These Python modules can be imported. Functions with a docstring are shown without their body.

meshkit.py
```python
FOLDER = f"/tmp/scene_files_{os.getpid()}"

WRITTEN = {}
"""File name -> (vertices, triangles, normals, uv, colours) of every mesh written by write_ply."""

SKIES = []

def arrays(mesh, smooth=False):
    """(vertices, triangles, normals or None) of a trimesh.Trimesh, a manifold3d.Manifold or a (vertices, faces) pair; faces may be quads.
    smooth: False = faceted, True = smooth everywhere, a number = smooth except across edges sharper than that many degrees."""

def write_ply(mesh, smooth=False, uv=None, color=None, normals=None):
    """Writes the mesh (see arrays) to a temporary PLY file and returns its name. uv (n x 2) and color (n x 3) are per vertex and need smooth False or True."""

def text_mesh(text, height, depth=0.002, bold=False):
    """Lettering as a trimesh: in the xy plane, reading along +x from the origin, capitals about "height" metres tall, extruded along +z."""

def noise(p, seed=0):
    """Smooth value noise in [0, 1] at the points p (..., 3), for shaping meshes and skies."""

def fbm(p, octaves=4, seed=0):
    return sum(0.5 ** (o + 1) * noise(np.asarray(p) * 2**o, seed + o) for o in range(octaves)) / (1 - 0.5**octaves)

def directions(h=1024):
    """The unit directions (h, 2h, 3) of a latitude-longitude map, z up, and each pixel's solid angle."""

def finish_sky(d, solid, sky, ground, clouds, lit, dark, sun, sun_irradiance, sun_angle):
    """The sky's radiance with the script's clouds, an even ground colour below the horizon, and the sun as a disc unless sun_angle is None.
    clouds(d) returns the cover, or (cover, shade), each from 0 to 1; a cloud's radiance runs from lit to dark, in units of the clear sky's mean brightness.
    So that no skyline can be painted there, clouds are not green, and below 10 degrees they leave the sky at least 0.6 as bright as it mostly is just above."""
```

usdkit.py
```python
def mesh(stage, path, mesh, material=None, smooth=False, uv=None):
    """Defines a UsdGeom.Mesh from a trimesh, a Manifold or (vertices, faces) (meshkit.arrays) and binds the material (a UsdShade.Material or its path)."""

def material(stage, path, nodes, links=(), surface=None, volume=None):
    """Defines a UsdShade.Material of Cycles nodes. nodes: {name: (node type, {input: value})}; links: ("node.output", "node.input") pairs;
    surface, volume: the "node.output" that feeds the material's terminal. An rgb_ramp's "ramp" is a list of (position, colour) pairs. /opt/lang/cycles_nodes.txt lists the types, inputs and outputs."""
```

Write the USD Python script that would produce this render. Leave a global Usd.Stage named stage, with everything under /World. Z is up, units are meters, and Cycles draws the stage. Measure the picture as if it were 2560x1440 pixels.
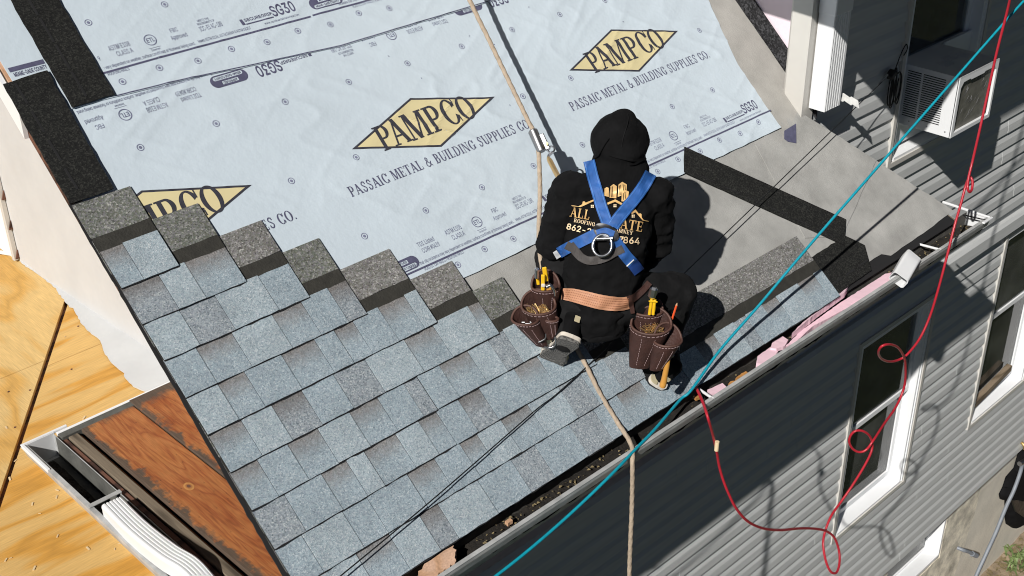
import math, random
import numpy as np, trimesh, usdkit, meshkit
import manifold3d as m3
from shapely.geometry import Polygon, LineString, Point, box as sbox, MultiPolygon
from shapely.ops import unary_union
from shapely import affinity
from pxr import Usd, UsdGeom, UsdLux, UsdShade, Gf, Sdf

# ------------------------------------------------------------------ stage, camera, sky, sun
stage = Usd.Stage.CreateInMemory()
UsdGeom.SetStageUpAxis(stage, 'Z')
UsdGeom.SetStageMetersPerUnit(stage, 1.0)
UsdGeom.Xform.Define(stage, '/World')
UsdGeom.Scope.Define(stage, '/World/Looks')
RNG = np.random.default_rng(7)
random.seed(7)

# world: x along the eave to the right, y into the building, z up; the lower front roof's eave is the x axis
FOC, PITCH = 3151.39092, 0.725823583                     # lens in photo pixels, roof pitch in radians
VIEW = np.array([[0.7153143, -0.69869825, -0.01209214], [-0.35265527, -0.34599485, -0.86943765], [0.60329074, 0.62618554, -0.49389469]])
EYE = np.array([-1.57380262, -2.58016306, 2.91481803])
EXPOSURE = -0.04
SUN_TO = np.array([-0.755, -0.262, 0.607])               # towards the sun
SUN_TO = SUN_TO / np.linalg.norm(SUN_TO)
SUN = -SUN_TO
SUN_INT, SKY_STR = 1.25, 0.05

cam = UsdGeom.Camera.Define(stage, '/World/camera')
m = np.eye(4); m[0, :3] = VIEW[0]; m[1, :3] = -VIEW[1]; m[2, :3] = -VIEW[2]; m[3, :3] = EYE
cam.AddTransformOp().Set(Gf.Matrix4d(*m.ravel().tolist()))
cam.CreateFocalLengthAttr(50.0)
cam.CreateHorizontalApertureAttr(50.0 * 2560 / FOC)
cam.CreateVerticalApertureAttr(50.0 * 1440 / FOC)
cam.CreateExposureAttr(EXPOSURE)
cam.CreateClippingRangeAttr(Gf.Vec2f(0.05, 5000))

elev, rotn = math.asin(SUN_TO[2]), math.atan2(SUN_TO[0], SUN_TO[1])
dome = UsdLux.DomeLight.Define(stage, '/World/sky')
usdkit.material(stage, '/World/Looks/sky', {
    's': ('sky_texture', {'sky_type': 'single_scattering', 'sun_disc': False, 'sun_elevation': elev, 'sun_rotation': rotn, 'altitude': 100.0, 'air_density': 0.12, 'aerosol_density': 0.05}),
    'b': ('background_shader', {'strength': SKY_STR})}, [('s.color', 'b.color')], surface='b.background')
UsdShade.MaterialBindingAPI.Apply(dome.GetPrim()).Bind(UsdShade.Material.Get(stage, '/World/Looks/sky'))
dome.GetPrim().SetCustomDataByKey('kind', 'structure')
sun = UsdLux.DistantLight.Define(stage, '/World/sun')
sun.CreateNormalizeAttr(True); sun.CreateIntensityAttr(SUN_INT); sun.CreateAngleAttr(0.5); sun.CreateColorAttr(Gf.Vec3f(1.0, 0.97, 0.925))
zax = SUN_TO; xax = np.cross([0, 0, 1.0], zax); xax /= np.linalg.norm(xax); yax = np.cross(zax, xax)
m = np.eye(4); m[0, :3] = xax; m[1, :3] = yax; m[2, :3] = zax; m[3, :3] = [0, 0, 30]
sun.AddTransformOp().Set(Gf.Matrix4d(*m.ravel().tolist()))

# ------------------------------------------------------------------ geometry helpers
RU = np.array([0, math.cos(PITCH), math.sin(PITCH)])      # up the roof slope
RN = np.array([0, -math.sin(PITCH), math.cos(PITCH)])     # out of the roof
def R3(x, u, d=0.0):
    x, u, d = np.broadcast_arrays(np.asarray(x, float), np.asarray(u, float), np.asarray(d, float))
    return np.stack([x, u * RU[1] + d * RN[1], u * RU[2] + d * RN[2]], -1)
def ray(px, py): return VIEW.T @ np.array([(px - 1280) / FOC, (py - 720) / FOC, 1.0])
def on(px, py, n, d):
    n = np.asarray(n, float); r = ray(px, py)
    return EYE + (d - n @ EYE) / (n @ r) * r
def onY(px, py, y): return on(px, py, [0, 1, 0], y)
def onX(px, py, x): return on(px, py, [1, 0, 0], x)
def onZ(px, py, z): return on(px, py, [0, 0, 1], z)
def onR(px, py, d=0.0): return on(px, py, RN, d)
def roofxy(px, py, d=0.0):
    p = onR(px, py, d); return np.array([p[0], p @ RU])
HEAD = np.array([1, 1, 0]) / 2 ** .5                      # the way the worker faces
RIGHT = np.array([1, -1, 0]) / 2 ** .5
def B3(r, h, z): return r * RIGHT + h * HEAD + np.array([0, 0, z])
def onH(px, py, h): return on(px, py, HEAD, h)

def cat(*ms): return trimesh.util.concatenate([a for a in ms if a is not None])
def TM(v, f): return trimesh.Trimesh(np.asarray(v, float), np.asarray(f, int), process=False)
def tm(x):
    if isinstance(x, trimesh.Trimesh): return x
    v, f, _ = meshkit.arrays(x); return TM(v, f)
def bx(x0, x1, y0, y1, z0, z1, bev=0.0):
    if bev:
        b = m3.Manifold.batch_hull([m3.Manifold.cube([x1 - x0 - 2 * (bev if k != 0 else 0), y1 - y0 - 2 * (bev if k != 1 else 0), z1 - z0 - 2 * (bev if k != 2 else 0)]).translate([x0 + (bev if k != 0 else 0), y0 + (bev if k != 1 else 0), z0 + (bev if k != 2 else 0)]) for k in range(3)])
        return tm(b)
    b = trimesh.creation.box([x1 - x0, y1 - y0, z1 - z0]); b.apply_translation([(x0 + x1) / 2, (y0 + y1) / 2, (z0 + z1) / 2]); return b
def frame_box(o, ax, ay, az, lx, ly, lz, bev=0.002):
    """a bevelled box of size lx,ly,lz along the axes ax,ay,az, from the corner o"""
    b = bx(0, lx, 0, ly, 0, lz, min(bev, lx / 3, ly / 3, lz / 3))
    v = np.asarray(o) + b.vertices[:, :1] * ax + b.vertices[:, 1:2] * ay + b.vertices[:, 2:] * az
    return fixw(TM(v, b.faces))
def fixw(t):
    if t.is_watertight and t.volume < 0: t.invert()
    return t
def roof_slab(poly, d0, d1):
    """a sheet on the roof plane: polygon in (x,u), from height d0 to d1"""
    p = poly if isinstance(poly, Polygon) else Polygon(poly)
    e = trimesh.creation.extrude_polygon(p, d1 - d0, engine='earcut')
    return TM(R3(e.vertices[:, 0], e.vertices[:, 1], e.vertices[:, 2] + d0), e.faces)
def prism(poly, o, ax, ay, az, depth):
    p = poly if isinstance(poly, Polygon) else Polygon(poly)
    e = trimesh.creation.extrude_polygon(p, depth, engine='earcut')
    ax, ay, az = map(lambda a: np.asarray(a, float), (ax, ay, az))
    v = np.asarray(o, float) + e.vertices[:, :1] * ax + e.vertices[:, 1:2] * ay + e.vertices[:, 2:] * az
    t = TM(v, e.faces)
    if np.dot(np.cross(ax, ay), az) < 0: t.invert()
    return t
def spline(pts, n=12):
    """Catmull-Rom through the points"""
    p = np.asarray(pts, float); p = np.vstack([2 * p[0] - p[1], p, 2 * p[-1] - p[-2]]); out = []
    for i in range(1, len(p) - 2):
        for t in np.linspace(0, 1, n, endpoint=False):
            a, b, c, d = p[i - 1:i + 3]
            out.append(.5 * (2 * b + (c - a) * t + (2 * a - 5 * b + 4 * c - d) * t * t + (3 * b - a - 3 * c + d) * t ** 3))
    return np.array(out + [p[-2]])
def tube(path, r, n=10, prof=None, cap=True):
    """a tube along a path by parallel transport; r a number or one per point; prof(angle, s) multiplies the radius"""
    p = np.asarray(path, float); r = np.broadcast_to(np.asarray(r, float), len(p))
    t = np.gradient(p, axis=0); t /= np.linalg.norm(t, axis=1, keepdims=True) + 1e-12
    a = np.cross(t[0], [0.3, 0.2, 0.93]); a /= np.linalg.norm(a); V = []; s = 0
    for i in range(len(p)):
        if i: s += np.linalg.norm(p[i] - p[i - 1])
        a = a - t[i] * (a @ t[i]); a /= np.linalg.norm(a); b = np.cross(t[i], a)
        th = np.arange(n) * 2 * np.pi / n; k = r[i] * (prof(th, s) if prof else np.ones(n))
        V.append(p[i] + (np.cos(th) * k)[:, None] * a + (np.sin(th) * k)[:, None] * b)
    V = np.vstack(V); F = []
    for i in range(len(p) - 1):
        for j in range(n):
            q = [i * n + j, i * n + (j + 1) % n, (i + 1) * n + (j + 1) % n, (i + 1) * n + j]
            F += [[q[0], q[1], q[2]], [q[0], q[2], q[3]]]
    if cap:
        V = np.vstack([V, p[0], p[-1]]); k = len(V) - 2
        for j in range(n): F += [[k, (j + 1) % n, j], [k + 1, (len(p) - 1) * n + j, (len(p) - 1) * n + (j + 1) % n]]
    return TM(V, F)
def rope(path, r, pitch=0.03, lobes=3, n=12, amp=0.16):
    d = np.r_[0, np.cumsum(np.linalg.norm(np.diff(path, axis=0), axis=1))]
    m_ = max(8, int(d[-1] / 0.006)); s = np.linspace(0, d[-1], m_)
    p = np.stack([np.interp(s, d, np.asarray(path)[:, k]) for k in range(3)], 1)
    return tube(p, r, n, prof=lambda th, q: 1 + amp * np.abs(np.cos(lobes / 2 * th - np.pi * q / pitch * 1.0)) - amp * .6)
def ribbon(c, side, w, th):
    """a strap: centre points c, unit side vectors, width w, thickness th, lying with its back at c"""
    c = np.asarray(c, float); side = np.asarray(side, float); w = np.broadcast_to(w, len(c))
    t = np.gradient(c, axis=0); nn = np.cross(t, side); nn /= np.linalg.norm(nn, axis=1, keepdims=True) + 1e-12
    toward = EYE - c; flip = np.sign((nn * toward).sum(1)); flip[flip == 0] = 1; nn *= flip[:, None]
    a = c - side * (w / 2)[:, None]; b = c + side * (w / 2)[:, None]
    V = np.stack([a, b, b + nn * th, a + nn * th], 1).reshape(-1, 3); F = []
    for i in range(len(c) - 1):
        for j in range(4):
            q = [i * 4 + j, i * 4 + (j + 1) % 4, (i + 1) * 4 + (j + 1) % 4, (i + 1) * 4 + j]
            F += [[q[0], q[1], q[2]], [q[0], q[2], q[3]]]
    k = 4 * (len(c) - 1); F += [[0, 2, 1], [0, 3, 2], [k, k + 1, k + 2], [k, k + 2, k + 3]]
    t_ = TM(V, F); trimesh.repair.fix_normals(t_); return t_
def hullchain(bones, edge=0.02, it=12, lam=0.5):
    """bones: lists of ((point), radius) chains; the hulls of neighbouring spheres, unioned, refined and smoothed"""
    parts = []
    for ch in bones:
        for (a, ra), (b, rb) in zip(ch[:-1], ch[1:]):
            sa = m3.Manifold.sphere(1, 20).scale(list(np.broadcast_to(ra, 3).astype(float))).translate(list(map(float, a))); sb = m3.Manifold.sphere(1, 20).scale(list(np.broadcast_to(rb, 3).astype(float))).translate(list(map(float, b)))
            parts.append(m3.Manifold.batch_hull([sa, sb]))
    u = m3.Manifold.batch_boolean(parts, m3.OpType.Add).refine_to_length(edge)
    t = tm(u); t.merge_vertices()
    if it: trimesh.smoothing.filter_taubin(t, lamb=lam, nu=lam + .03, iterations=it)
    return t
def sweep_prof(prof, path_axis, a0, a1, closed=True):
    """extrude a closed 2D profile (list of (p,q)) along x or y: path_axis 'x' -> (p,q)=(y,z); 'y' -> (x,z)"""
    o = np.zeros(3)
    if path_axis == 'x': return prism(prof, [a0, 0, 0], [0, 1, 0], [0, 0, 1], [1, 0, 0], a1 - a0)
    return prism(prof, [0, a0, 0], [1, 0, 0], [0, 0, 1], [0, 1, 0], a1 - a0)
def jag(pts, step=0.02, amp=0.004, seed=1, closed=True):
    """a polygon with slightly uneven edges"""
    g = np.random.default_rng(seed); out = []; p = [np.array(q, float) for q in pts]; n = len(p)
    for i in range(n if closed else n - 1):
        a, b = p[i], p[(i + 1) % n]; L = np.linalg.norm(b - a); k = max(1, int(L / step)); nn = np.array([-(b - a)[1], (b - a)[0]]) / (L + 1e-9)
        for j in range(k): out.append(a + (b - a) * j / k + (nn * g.normal(0, amp) if j else 0))
    if not closed: out.append(p[-1])
    return out

# ------------------------------------------------------------------ scene tree helpers
BASE, COUNT = {}, {}
def free(parent, name):
    k = COUNT.get((parent, name), 0); COUNT[(parent, name)] = k + 1
    return f'{parent}/{name}' if k == 0 else f'{parent}/{name}_{k:03d}'
def say(prim, label=None, cat_=None, group=None, kind=None):
    for k, v in (('label', label), ('category', cat_), ('group', group), ('kind', kind)):
        if v: prim.SetCustomDataByKey(k, v)
def thing(name, label, cat_, base=(0, 0, 0), group=None):
    path = free('/World', name); x = UsdGeom.Xform.Define(stage, path)
    base = np.array(base, float); x.AddTranslateOp().Set(Gf.Vec3d(*base.tolist())); BASE[path] = base
    say(x.GetPrim(), label, cat_, group); return path
def part(parent, name, mesh, mat, smooth=False, label=None, uv=None, kind=None):
    path = free(parent, name); base = BASE['/' + '/'.join(parent.split('/')[1:3])]
    t = tm(mesh); t = TM(np.array(t.vertices) - base, t.faces)
    mm = usdkit.mesh(stage, path, t, LOOK[mat] if isinstance(mat, str) else mat, smooth=smooth, uv=uv)
    say(mm.GetPrim(), label, None, None, kind); return path
def single(name, mesh, mat, label=None, cat_=None, group=None, kind=None, smooth=False):
    """a thing that is one mesh"""
    path = free('/World', name); t = tm(mesh); base = np.array([t.bounds[:, 0].mean(), t.bounds[:, 1].mean(), t.bounds[0, 2]])
    mm = usdkit.mesh(stage, path, TM(np.array(t.vertices) - base, t.faces), LOOK[mat], smooth=smooth)
    mm.AddTranslateOp().Set(Gf.Vec3d(*base.tolist())); BASE[path] = base
    say(mm.GetPrim(), label, cat_, group, kind); return path

# ------------------------------------------------------------------ materials
LOOK = {}
def mix3(c, k): return tuple(np.clip(np.array(c) * k, 0, 1))
def plain(name, c, rough=.6, metal=0.0, var=.18, vs=5.0, bump=0.0, bs=60.0, stretch=(1, 1, 1), spec=.5, c2=None, coat=0.0):
    n = {'g': ('geometry', {}), 'm': ('mapping', {'scale': stretch}), 'n': ('noise_texture', {'scale': vs, 'detail': 5.0, 'roughness': .6}),
         'r': ('rgb_ramp', {'ramp': [(.28, c2 or mix3(c, 1 - var)), (.72, mix3(c, 1 + var * .6))]}),
         'p': ('principled_bsdf', {'roughness': rough, 'metallic': metal, 'specular_ior_level': spec, 'coat_weight': coat})}
    l = [('g.position', 'm.vector'), ('m.vector', 'n.vector'), ('n.fac', 'r.fac'), ('r.color', 'p.base_color')]
    if bump:
        n['bn'] = ('noise_texture', {'scale': bs, 'detail': 4.0}); n['b'] = ('bump', {'strength': bump, 'distance': .01})
        l += [('m.vector', 'bn.vector'), ('bn.fac', 'b.height'), ('b.normal', 'p.normal')]
    LOOK[name] = usdkit.material(stage, '/World/Looks/' + name, n, l, surface='p.BSDF')
def granule(name, cols, scale=235.0, rough=.92, band=None, big=(.85, 1.1), bump=.6):
    """mineral granules: every grain its own tone; band = a darker tone printed towards the top of a tab"""
    n = {'g': ('geometry', {}), 'v': ('voronoi_texture', {'scale': scale, 'randomness': 1.0}), 's': ('separate_color', {}),
         'r': ('rgb_ramp', {'ramp': [(i / (len(cols) - 1), c) for i, c in enumerate(cols)]}),
         'n': ('noise_texture', {'scale': 9.0, 'detail': 6.0, 'roughness': .65}), 'k': ('map_range', {'from_min': .3, 'from_max': .7, 'to_min': big[0], 'to_max': big[1]}),
         'x': ('mix_color', {'blend_type': 'multiply', 'fac': 1.0}), 'b': ('bump', {'strength': bump, 'distance': .0015}),
         'p': ('principled_bsdf', {'roughness': rough, 'specular_ior_level': .35})}
    l = [('g.position', 'v.vector'), ('g.position', 'n.vector'), ('v.color', 's.color'), ('s.r', 'r.fac'), ('n.fac', 'k.value'), ('k.result', 'x.b'), ('v.distance', 'b.height'), ('b.normal', 'p.normal')]
    if band:
        n['u'] = ('uvmap', {'attribute': 'st'}); n['ux'] = ('separate_xyz', {}); n['nn'] = ('noise_texture', {'scale': 60.0, 'detail': 3.0})
        n['ad'] = ('math', {'math_type': 'multiply_add', 'value2': .35, 'value3': -.17}); n['sm'] = ('math', {'math_type': 'add'})
        n['mr'] = ('map_range', {'from_min': .42, 'from_max': .95, 'to_min': 0.0, 'to_max': 1.0, 'clamp': True}); n['bm'] = ('mix_color', {'blend_type': 'mix', 'b': band})
        n['bs'] = ('rgb_ramp', {'ramp': [(0, mix3(band, .7)), (.5, band), (1, mix3(band, 1.4))]})
        l += [('u.UV', 'ux.vector'), ('g.position', 'nn.vector'), ('nn.fac', 'ad.value1'), ('ux.y', 'sm.value1'), ('ad.value', 'sm.value2'), ('sm.value', 'mr.value'), ('mr.result', 'bm.fac'), ('r.color', 'bm.a'), ('s.g', 'bs.fac'), ('bs.color', 'bm.b'), ('bm.result', 'x.a')]
    else: l += [('r.color', 'x.a')]
    l += [('x.result', 'p.base_color')]
    LOOK[name] = usdkit.material(stage, '/World/Looks/' + name, n, l, surface='p.BSDF')
def wood(name, light, dark, scale, rings=9.0, rough=.6, grey=None, gscale=3.0, gpos=(.5, .62), loc=(0, 0, 0), fine=(1, 30, 30), axis=None):
    """flat-sawn figure: the contour lines of a stretched noise, fine grain, and patches of grey weathering"""
    n = {'g': ('geometry', {}), 'm': ('mapping', {'scale': scale, 'location': loc}), 'n': ('noise_texture', {'scale': 1.0, 'detail': 2.0, 'roughness': .45, 'distortion': .3}),
         'k': ('math', {'math_type': 'multiply', 'value2': rings}), 'f': ('math', {'math_type': 'pingpong', 'value2': 1.0}),
         'r': ('rgb_ramp', {'ramp': [(0, light), (.45, mix3(light, .93)), (.8, dark), (1, mix3(dark, .85))]}),
         'm2': ('mapping', {'scale': fine}), 'n2': ('noise_texture', {'scale': 6.0, 'detail': 5.0}), 'k2': ('map_range', {'from_min': .3, 'from_max': .7, 'to_min': .82, 'to_max': 1.1}),
         'x': ('mix_color', {'blend_type': 'multiply', 'fac': 1.0}), 'p': ('principled_bsdf', {'roughness': rough, 'specular_ior_level': .3}), 'b': ('bump', {'strength': .25, 'distance': .003})}
    l = [('g.position', 'm.vector'), ('m.vector', 'n.vector'), ('n.fac', 'k.value1'), ('k.value', 'f.value1'), ('f.value', 'r.fac'), ('g.position', 'm2.vector'), ('m2.vector', 'n2.vector'), ('n2.fac', 'k2.value'), ('r.color', 'x.a'), ('k2.result', 'x.b'), ('n2.fac', 'b.height'), ('b.normal', 'p.normal')]
    if grey:
        n['n3'] = ('noise_texture', {'scale': gscale, 'detail': 6.0, 'roughness': .65}); n['r3'] = ('map_range', {'from_min': gpos[0], 'from_max': gpos[1], 'to_min': 0.0, 'to_max': 1.0, 'clamp': True}); n['y'] = ('mix_color', {'blend_type': 'mix', 'b': grey})
        l += [('g.position', 'n3.vector'), ('n3.fac', 'r3.value'), ('r3.result', 'y.fac'), ('x.result', 'y.a'), ('y.result', 'p.base_color')]
    else: l += [('x.result', 'p.base_color')]
    LOOK[name] = usdkit.material(stage, '/World/Looks/' + name, n, l, surface='p.BSDF')
def glass(name, tint=(.8, .85, .85), gl=.04):
    n = {'t': ('transparent_bsdf', {'color': tint}), 'd': ('diffuse_bsdf', {'color': (.30, .31, .29)}), 'nz': ('noise_texture', {'scale': 3.0, 'detail': 4.0}), 'mr': ('map_range', {'from_min': .3, 'from_max': .75, 'to_min': .05, 'to_max': .28}), 'geo': ('geometry', {}), 'm0': ('mix_closure', {}), 'g': ('glossy_bsdf', {'color': (.9, .9, .9), 'roughness': .03}), 'f': ('fresnel', {'IOR': 1.5}), 'm': ('mix_closure', {})}
    LOOK[name] = usdkit.material(stage, '/World/Looks/' + name, n, [('geo.position', 'nz.vector'), ('nz.fac', 'mr.value'), ('mr.result', 'm0.fac'), ('t.BSDF', 'm0.closure1'), ('d.BSDF', 'm0.closure2'), ('f.fac', 'm.fac'), ('m0.closure', 'm.closure1'), ('g.BSDF', 'm.closure2')], surface='m.closure')

plain('underlay', (.60, .685, .75), rough=.55, var=.05, vs=2.2, bump=.12, bs=45.0)
plain('print_navy', (.10, .10, .17), rough=.6, var=.25, vs=40.0)
plain('print_soft', (.17, .18, .28), rough=.6, var=.25, vs=40.0)
plain('print_mark', (.22, .23, .34), rough=.6, var=.25, vs=40.0)
plain('print_yellow', (.74, .64, .36), rough=.6, var=.05, vs=9.0)
plain('print_ink', (.045, .045, .06), rough=.6, var=.3, vs=40.0)
plain('felt', (.415, .41, .39), rough=.95, var=.26, vs=6.0, bump=.3, bs=320.0)
plain('felt_apron', (.43, .415, .385), rough=.9, var=.2, vs=6.0, bump=.3, bs=220.0)
granule('starter_black', [(.004, .004, .004), (.008, .008, .008), (.013, .014, .012), (.036, .036, .032)], scale=220.0, big=(.7, 1.25))
granule('membrane_black', [(.008, .008, .009), (.02, .02, .022), (.07, .07, .075)], scale=120.0)
plain('asphalt_edge', (.012, .012, .013), rough=.9)
plain('sealant', (.035, .033, .027), rough=.75, var=.3, vs=30.0, bump=.3, bs=120.0)
granule('headlap', [(0.077, 0.075, 0.074), (0.184, 0.175, 0.157), (0.152, 0.161, 0.143), (0.258, 0.255, 0.246), (0.192, 0.177, 0.192), (0.435, 0.429, 0.405)], scale=190.0, big=(.8, 1.15))
granule('headlap_b', [(0.067, 0.070, 0.065), (0.148, 0.152, 0.122), (0.117, 0.135, 0.111), (0.222, 0.225, 0.213), (0.153, 0.147, 0.162), (0.371, 0.371, 0.341)], scale=190.0, big=(.8, 1.15))
SH = {'a': [(.185, .235, .275), (.295, .37, .415), (.36, .43, .475), (.245, .295, .34), (.49, .55, .58)], 'b': [(.13, .16, .185), (.275, .32, .35), (.345, .385, .415), (.20, .225, .26), (.50, .535, .55)], 'c': [(.22, .275, .31), (.335, .41, .45), (.415, .485, .52), (.285, .335, .385), (.54, .59, .61)]}
for k_, c_ in SH.items(): granule('shingle_' + k_, c_)
granule('shingle_band', SH['a'], band=(.215, .205, .20))
granule('shingle_band_b', SH['b'], band=(.165, .155, .15))
wood('plywood_x', (.72, .455, .16), (.66, .335, .065), (1.0, 5.0, 3.0), rings=9.0, fine=(2, 40, 40))
wood('plywood_y', (.73, .495, .20), (.67, .385, .105), (4.0, 1.3, 3.0), rings=7.0, fine=(40, 2, 40), loc=(3.1, .7, 0))
wood('old_board', (.40, .165, .055), (.31, .105, .032), (14.0, 1.1, 4.0), rings=15.0, rough=.75, grey=(.085, .07, .055), gscale=4.2, gpos=(.56, .66), fine=(60, 3, 60))
wood('grey_board', (.20, .16, .115), (.09, .07, .05), (10.0, 1.2, 5.0), rings=8.0, rough=.8, fine=(40, 2, 40))
wood('fresh_wood', (.72, .47, .33), (.60, .36, .22), (5.0, 5.0, 5.0), rings=6.0, rough=.7, fine=(20, 20, 8))
wood('fascia_wood', (.16, .075, .05), (.06, .03, .022), (1.4, 9.0, 9.0), rings=7.0, rough=.85, fine=(2, 40, 40))
wood('sill_stick', (.23, .175, .12), (.13, .095, .06), (1.5, 12.0, 12.0), rings=6.0, rough=.85, fine=(2, 40, 40))
plain('gable_foam', (.555, .56, .56), rough=.8, var=.06, vs=5.0, bump=.2, bs=30.0)
plain('pink_foam', (.86, .60, .68), rough=.75, var=.06, vs=6.0, bump=.2, bs=40.0)
plain('pink_wall', (.80, .68, .74), rough=.75, var=.05, vs=5.0, bump=.15, bs=40.0)
plain('siding', (.545, .555, .55), rough=.55, var=.10, vs=3.0, bump=.08, bs=18.0, stretch=(1, 14, 14), spec=.3)
plain('beige_trim', (.58, .56, .52), rough=.55, var=.05, vs=5.0)
plain('white_vinyl', (.82, .83, .84), rough=.4, var=.025, vs=4.0)
plain('white_metal', (.78, .79, .80), rough=.38, var=.05, vs=8.0)
plain('gutter_white', (.45, .455, .45), rough=.5, var=.30, vs=14.0, bump=.1)
plain('gutter_inside', (.10, .095, .085), rough=.85, var=.5, vs=9.0, bump=.3)
plain('gutter_grime', (.10, .10, .09), rough=.8, var=.45, vs=12.0, bump=.3)
plain('compost', (.020, .016, .012), rough=1.0, var=.6, vs=26.0, bump=1.0, bs=90.0, c2=(.006, .005, .004))
plain('leaf_bits', (.22, .17, .085), rough=.9, var=.5, vs=40.0)
plain('stucco', (.70, .655, .56), rough=.95, var=.14, vs=5.0, bump=.5, bs=60.0)
plain('stucco_stain', (.80, .73, .60), rough=.95, var=.45, vs=9.0, bump=.5, bs=60.0, c2=(.36, .33, .27))
plain('soil', (.30, .23, .155), rough=1.0, var=.5, vs=9.0, bump=.8, bs=40.0)
plain('lawn', (.035, .045, .018), rough=1.0, var=.5, vs=3.0)
plain('leaf_green', (.15, .21, .07), rough=.6, var=.4, vs=12.0)
plain('dark_room', (.07, .07, .068), rough=.9)
plain('curtain', (.55, .56, .55), rough=.9, var=.2, vs=6.0)
glass('pane_glass')
plain('black_cloth', (.0065, .0065, .007), rough=.95, var=.5, vs=14.0, bump=.25, bs=120.0, spec=.15)
plain('black_trousers', (.013, .013, .0135), rough=.95, var=.5, vs=12.0, bump=.25, bs=120.0, spec=.15)
plain('blue_web', (.020, .105, .36), rough=.6, var=.35, vs=26.0, bump=.3, bs=260.0)
plain('blue_web_dark', (.012, .05, .22), rough=.55, var=.2, vs=20.0, bump=.3, bs=260.0)
plain('blue_thread', (.06, .20, .52), rough=.6)
plain('grey_web', (.055, .048, .045), rough=.6, var=.25, vs=20.0, bump=.3, bs=200.0)
plain('steel', (.62, .63, .65), rough=.28, metal=1.0, var=.08, vs=10.0)
plain('dull_steel', (.35, .35, .36), rough=.4, metal=1.0, var=.2, vs=14.0)
plain('black_plastic', (.012, .012, .014), rough=.4, var=.2)
plain('gold_print', (.83, .53, .22), rough=.4, metal=.25, var=.3, vs=16.0)
plain('cream_print', (.85, .66, .42), rough=.5, var=.1, vs=16.0)
plain('brown_leather', (.052, .021, .016), rough=.62, var=.35, vs=16.0, bump=.35, bs=110.0)
plain('leather_edge', (.095, .045, .034), rough=.6, var=.25, vs=20.0)
plain('stitch', (.50, .36, .36), rough=.8)
plain('tan_belt', (.52, .255, .145), rough=.6, var=.12, vs=12.0)
plain('tan_belt_dark', (.30, .12, .06), rough=.6, var=.12, vs=12.0)
plain('yellow_plastic', (.83, .50, .015), rough=.35, var=.1)
plain('orange_paint', (.85, .11, .03), rough=.4)
plain('hickory', (.62, .30, .06), rough=.4, var=.15, vs=12.0)
plain('nail_gold', (.72, .50, .24), rough=.35, metal=.8, var=.2)
plain('sole_grey', (.10, .095, .09), rough=.8, var=.25, vs=20.0)
plain('suede_tan', (.48, .42, .27), rough=.9, var=.25, vs=18.0)
plain('shoe_white', (.66, .60, .52), rough=.7, var=.1)
plain('rope_tan', (.44, .35, .26), rough=.9, var=.22, vs=60.0, bump=.4, bs=300.0)
plain('teal_hose', (.004, .30, .40), rough=.5, var=.15, vs=60.0)
plain('red_hose', (.44, .020, .035), rough=.35, var=.12, vs=20.0)
plain('black_rubber', (.010, .010, .011), rough=.55)
plain('grey_hose', (.20, .22, .25), rough=.5, var=.15, vs=20.0)
plain('brass', (.55, .40, .17), rough=.4, metal=1.0, var=.2)
plain('ac_white', (.76, .77, .78), rough=.45, var=.04)
plain('ac_coil', (.17, .165, .14), rough=.55, metal=.3, var=.4, vs=14.0, bump=.3, bs=60.0)
plain('skin', (.42, .25, .18), rough=.55, var=.08)
plain('hair_black', (.015, .012, .01), rough=.6)
plain('clear_plastic', (.62, .62, .60), rough=.25, var=.2, vs=30.0)
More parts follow.
